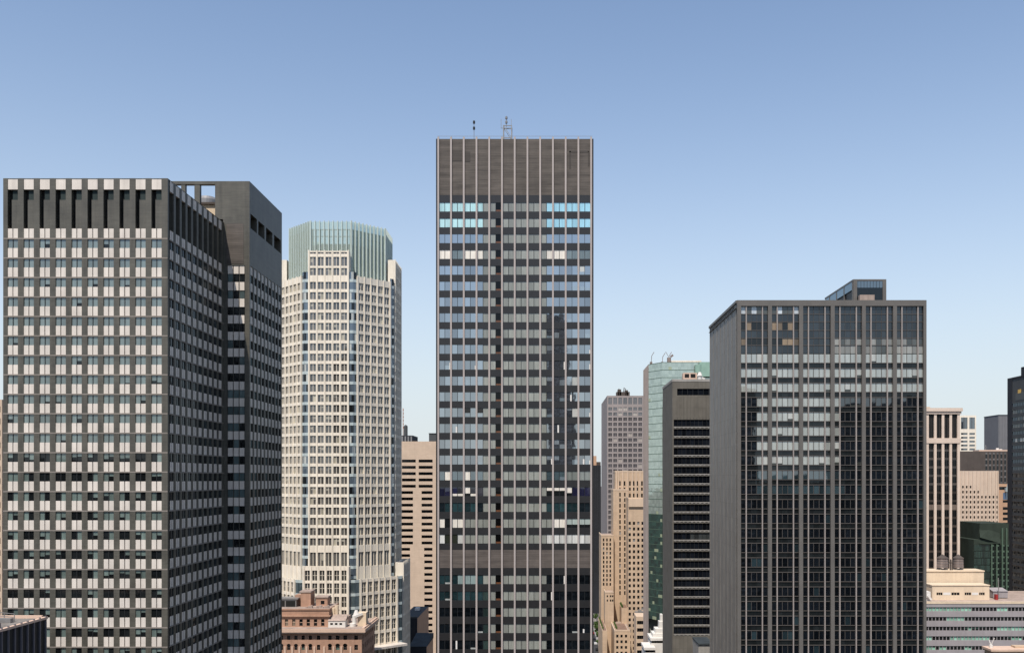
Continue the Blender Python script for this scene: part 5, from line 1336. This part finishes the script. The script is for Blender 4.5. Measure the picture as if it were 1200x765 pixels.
def avenue():
    D = 780.0; b = B('navy_sliver_tower', 'narrow dark navy tower with an orange top glimpsed beside the dark slab tower', 'office tower', X(700, D), D + 12)
    x0, x1 = X(690, D), X(704.2, D); zt = Z(545, D)
    m = MB(); m.box(x0, x1, D, D + 24, 0, zt); b.part('wall', m, 'navy_wall')
    for k in range(6):
        m = MB(); front(x0, D).box(m, .5 + k * 1.7, .75 + k * 1.7, 20, zt, -.1, .25); b.part('mullion', m, 'spandrel_dark')
    m = MB(); m.box(x0, X(699, D), D + .2, D + 10, zt, Z(534, D)); m.box(X(699, D), X(704, D), D + 1, D + 10, zt, Z(541, D), 1); b.part('roof_block', m, ['orange_stone', 'brown_wall'])
    D = 900.0; b = B('brown_avenue_block', 'brownish building far down the avenue beyond the tan stepped building', 'building', X(700, D), D + 10)
    x0, x1 = X(692, D), X(703.5, D); zt = Z(632, D); f = front(x0, D)
    m = MB(); rr = [(Z(637 + 5 * r + 2.4, D), Z(637 + 5 * r, D)) for r in range(7)]; us = [0]
    for k in range(5): us += [.8 + k * 1.75, 1.7 + k * 1.75]
    us += [x1 - x0]
    f.grid(m, us, [0] + [e for q in rr[::-1] for e in q] + [zt], lambda i, j: i % 2 == 1 and j % 2 == 1, .3); shell(m, x0, x1, D, D + 20, 0, zt, ('front',)); b.part('wall', m, 'mauve_grey')
    for z0, z1 in rr:
        m = MB()
        for k in range(5): f.quad(m, us[1 + 2 * k], us[2 + 2 * k], z0, z1, -.28, 0, GD)
        b.part('window_row', m, 'glass_dark')
    D = 830.0; b = B('white_avenue_block', 'small white stepped building far down the avenue', 'building', X(700, D), D + 6)
    m = MB(); m.box(X(690, D), X(703.0, D), D, D + 14, 0, Z(664, D)); b.part('wall', m, 'white_paint')
    m = MB(); m.box(X(690, D), X(701.6, D), D + 2, D + 12, Z(664, D), Z(658, D)); b.part('upper_wall', m, 'cream_paint')
    m = MB(); front(X(697, D), D).box(m, .4, 3.4, Z(669, D), Z(666.5, D), -.1, .04, 0, GD); b.part('window', m, 'glass_dark')
    # trees on the pavement and cars at the kerb
    labs = ['street tree nearest the bottom edge of the avenue', 'second street tree up the avenue from the bottom edge', 'third street tree up the avenue from the bottom edge', 'fourth street tree up the avenue from the bottom edge', 'farthest small street tree up the avenue']
    for i, (x, y, h) in enumerate(((32.2, 618, 8.5), (33.0, 640, 7.8), (32.4, 662, 9.0), (33.2, 690, 7.5), (34.0, 730, 8.0))):
        t = B('street_tree', labs[i], 'tree', x, y, .14, 'street trees along the avenue'); rr = random.Random(40 + i)
        m = MB(); m.cyl(x, y, .14, h * .45, .2, .13, n=8)
        for k in range(5): a = rr.uniform(0, 6.28); m.bar((x, y, h * .4), (x + 1.4 * math.cos(a), y + 1.4 * math.sin(a), h * rr.uniform(.6, .8)), .06)
        t.part('trunk', m, 'bark')
        m = MB(); cl = [(rr.uniform(-1.5, 1.5), rr.uniform(-1.5, 1.5), h * rr.uniform(.5, .88), rr.uniform(.7, 1.3)) for _ in range(9)]
        for cx_, cy_, cz_, cr in cl:
            for k in range(70):
                d = Vector((rr.gauss(0, 1), rr.gauss(0, 1), rr.gauss(0, 1))).normalized() * cr * rr.uniform(.5, 1.05)
                p = Vector((x + cx_, y + cy_, cz_)) + d; u = Vector((rr.gauss(0, 1), rr.gauss(0, 1), rr.gauss(0, 1))).normalized() * .28; w = u.cross(Vector((rr.gauss(0, 1), rr.gauss(0, 1), rr.gauss(0, 1)))).normalized() * .2
                m.face([p - u - w, p + u - w, p + u + w, p - u + w])
        t.part('crown', m, 'leaf')
    cars = ((29.9, 612, 'car_black', 'black car parked at the kerb nearest the bottom edge'), (30.0, 634, 'car_white', 'white car parked at the kerb beside the street trees'), (30.0, 652, 'car_black', 'black car parked behind the white one along the kerb'),
            (30.1, 676, 'car_red', 'red car parked at the kerb along the avenue'), (27.0, 700, 'car_yellow', 'yellow taxi driving in the lane beside the parked cars'), (30.2, 716, 'car_white', 'white car parked farthest up the avenue'))
    for x, y, mt, lab in cars:
        c = B('parked_car' if mt != 'car_yellow' else 'taxi', lab, 'car', x, y, 0, 'cars along the avenue kerb')
        m = MB(); prof = [(-2.2, .35), (2.2, .35), (2.25, .75), (1.3, .9), (.7, 1.4), (-1.2, 1.42), (-1.9, .95), (-2.25, .85)]
        L_ = [(x - .88, y + a, z + .02) for a, z in prof]; R_ = [(x + .88, y + a, z + .02) for a, z in prof]
        m.face(L_); m.face(R_[::-1])
        for i in range(8): m.face([L_[i], R_[i], R_[(i + 1) % 8], L_[(i + 1) % 8]])
        c.part('body', m, mt)
        m = MB(); e = .012
        m.face([(x - .78, y + .74 + e, 1.37), (x + .78, y + .74 + e, 1.37), (x + .8, y + 1.25 + e, .95), (x - .8, y + 1.25 + e, .95)], 0, GD); m.face([(x - .78, y - 1.27 - e, 1.38), (x - .8, y - 1.82 - e, 1.02), (x + .8, y - 1.82 - e, 1.02), (x + .78, y - 1.27 - e, 1.38)], 0, GD)
        for sx in (-1, 1): m.face([(x + sx * .892, y - 1.2, 1.36), (x + sx * .892, y + .6, 1.36), (x + sx * .892, y + 1.0, 1.0), (x + sx * .892, y - 1.6, 1.0)][::sx], 0, GD)
        c.part('window', m, 'glass_dark')
        for sx in (-1, 1):
            for sy in (-1.35, 1.35):
                m = MB(); n = 14; cc = [(y + sy + .32 * math.cos(6.2832 * i / n), .336 + .32 * math.sin(6.2832 * i / n)) for i in range(n)]
                xa, xb = x + sx * .9, x + sx * .7
                m.face([(xa, a, z) for a, z in cc][::sx])
                for i in range(n): p, q = cc[i], cc[(i + 1) % n]; m.face([(xa, *p), (xb, *p), (xb, *q), (xa, *q)])
                c.part('wheel', m, 'tyre')
avenue()

# ------------------------------------------------------------------ buildings behind the viewpoint, present in the photo only as reflections in the panes
def rear():
    for x0, x1, ya, yb, z, lab in (
            (96, 134.5, -150, -120, ZC + 59, 'dark tower seen only as a narrow reflection at the edge of the broad tower glass'),
            (190, 215, -150, -120, ZC + 46, 'lower dark tower seen only mirrored in the middle bays of the broad tower glass'),
            (215, 275, -160, -118, ZC + 50, 'wide dark tower seen only mirrored in the outer bays of the broad tower glass'),
            (-5.5, 16, -530, -500, ZC + 166, 'slim dark tower seen only mirrored in the central slab tower panes'),
            (16, 25, -525, -500, ZC + 95, 'short dark tower seen only mirrored beside the slim dark one'),
            (-320, -190, -170, -130, ZC + 6, 'long dark block seen only mirrored in the brown brick tower windows'),
            (-185, -60, -180, -130, ZC - 6, 'low dark block seen only mirrored in lower panes of the central slab'),
            (-58, 60, -120, -90, ZC - 10, 'broad low dark block seen only mirrored in the centre slab panes'),
            (134.6, 189.8, -170, -124, ZC - 3, 'low dark block seen only mirrored between the two mirrored towers')):
        b = B('mirrored_building', lab, 'building', (x0 + x1) / 2, (ya + yb) / 2)
        m = MB(); m.box(x0, x1, ya, yb, 0, z); b.part('wall', m, 'rear_wall')
        m = MB(); n = int((x1 - x0) / 6)
        for k in range(n): m.box(x0 + 2 + k * 6, x0 + 3 + k * 6, yb, yb + .5, 5, z - 1)
        b.part('pier', m, 'brown_wall')
        m = MB(); zz = 8.0
        while zz < z - 3: m.box(x0 + .2, x1 - .2, yb, yb + .3, zz, zz + (1.5 if (int(zz) // 4) % 5 else 2.6)); zz += 4.0
        b.part('floor_band', m, 'concrete' if (x0 < 100 or x0 > 200) else 'grey_granite')
        m = MB(); m.box((x0 * 2 + x1) / 3, (x0 + x1 * 2) / 3, ya + 6, yb - 6, z, z + 4); b.part('roof_block', m, 'rear_wall')
rear()
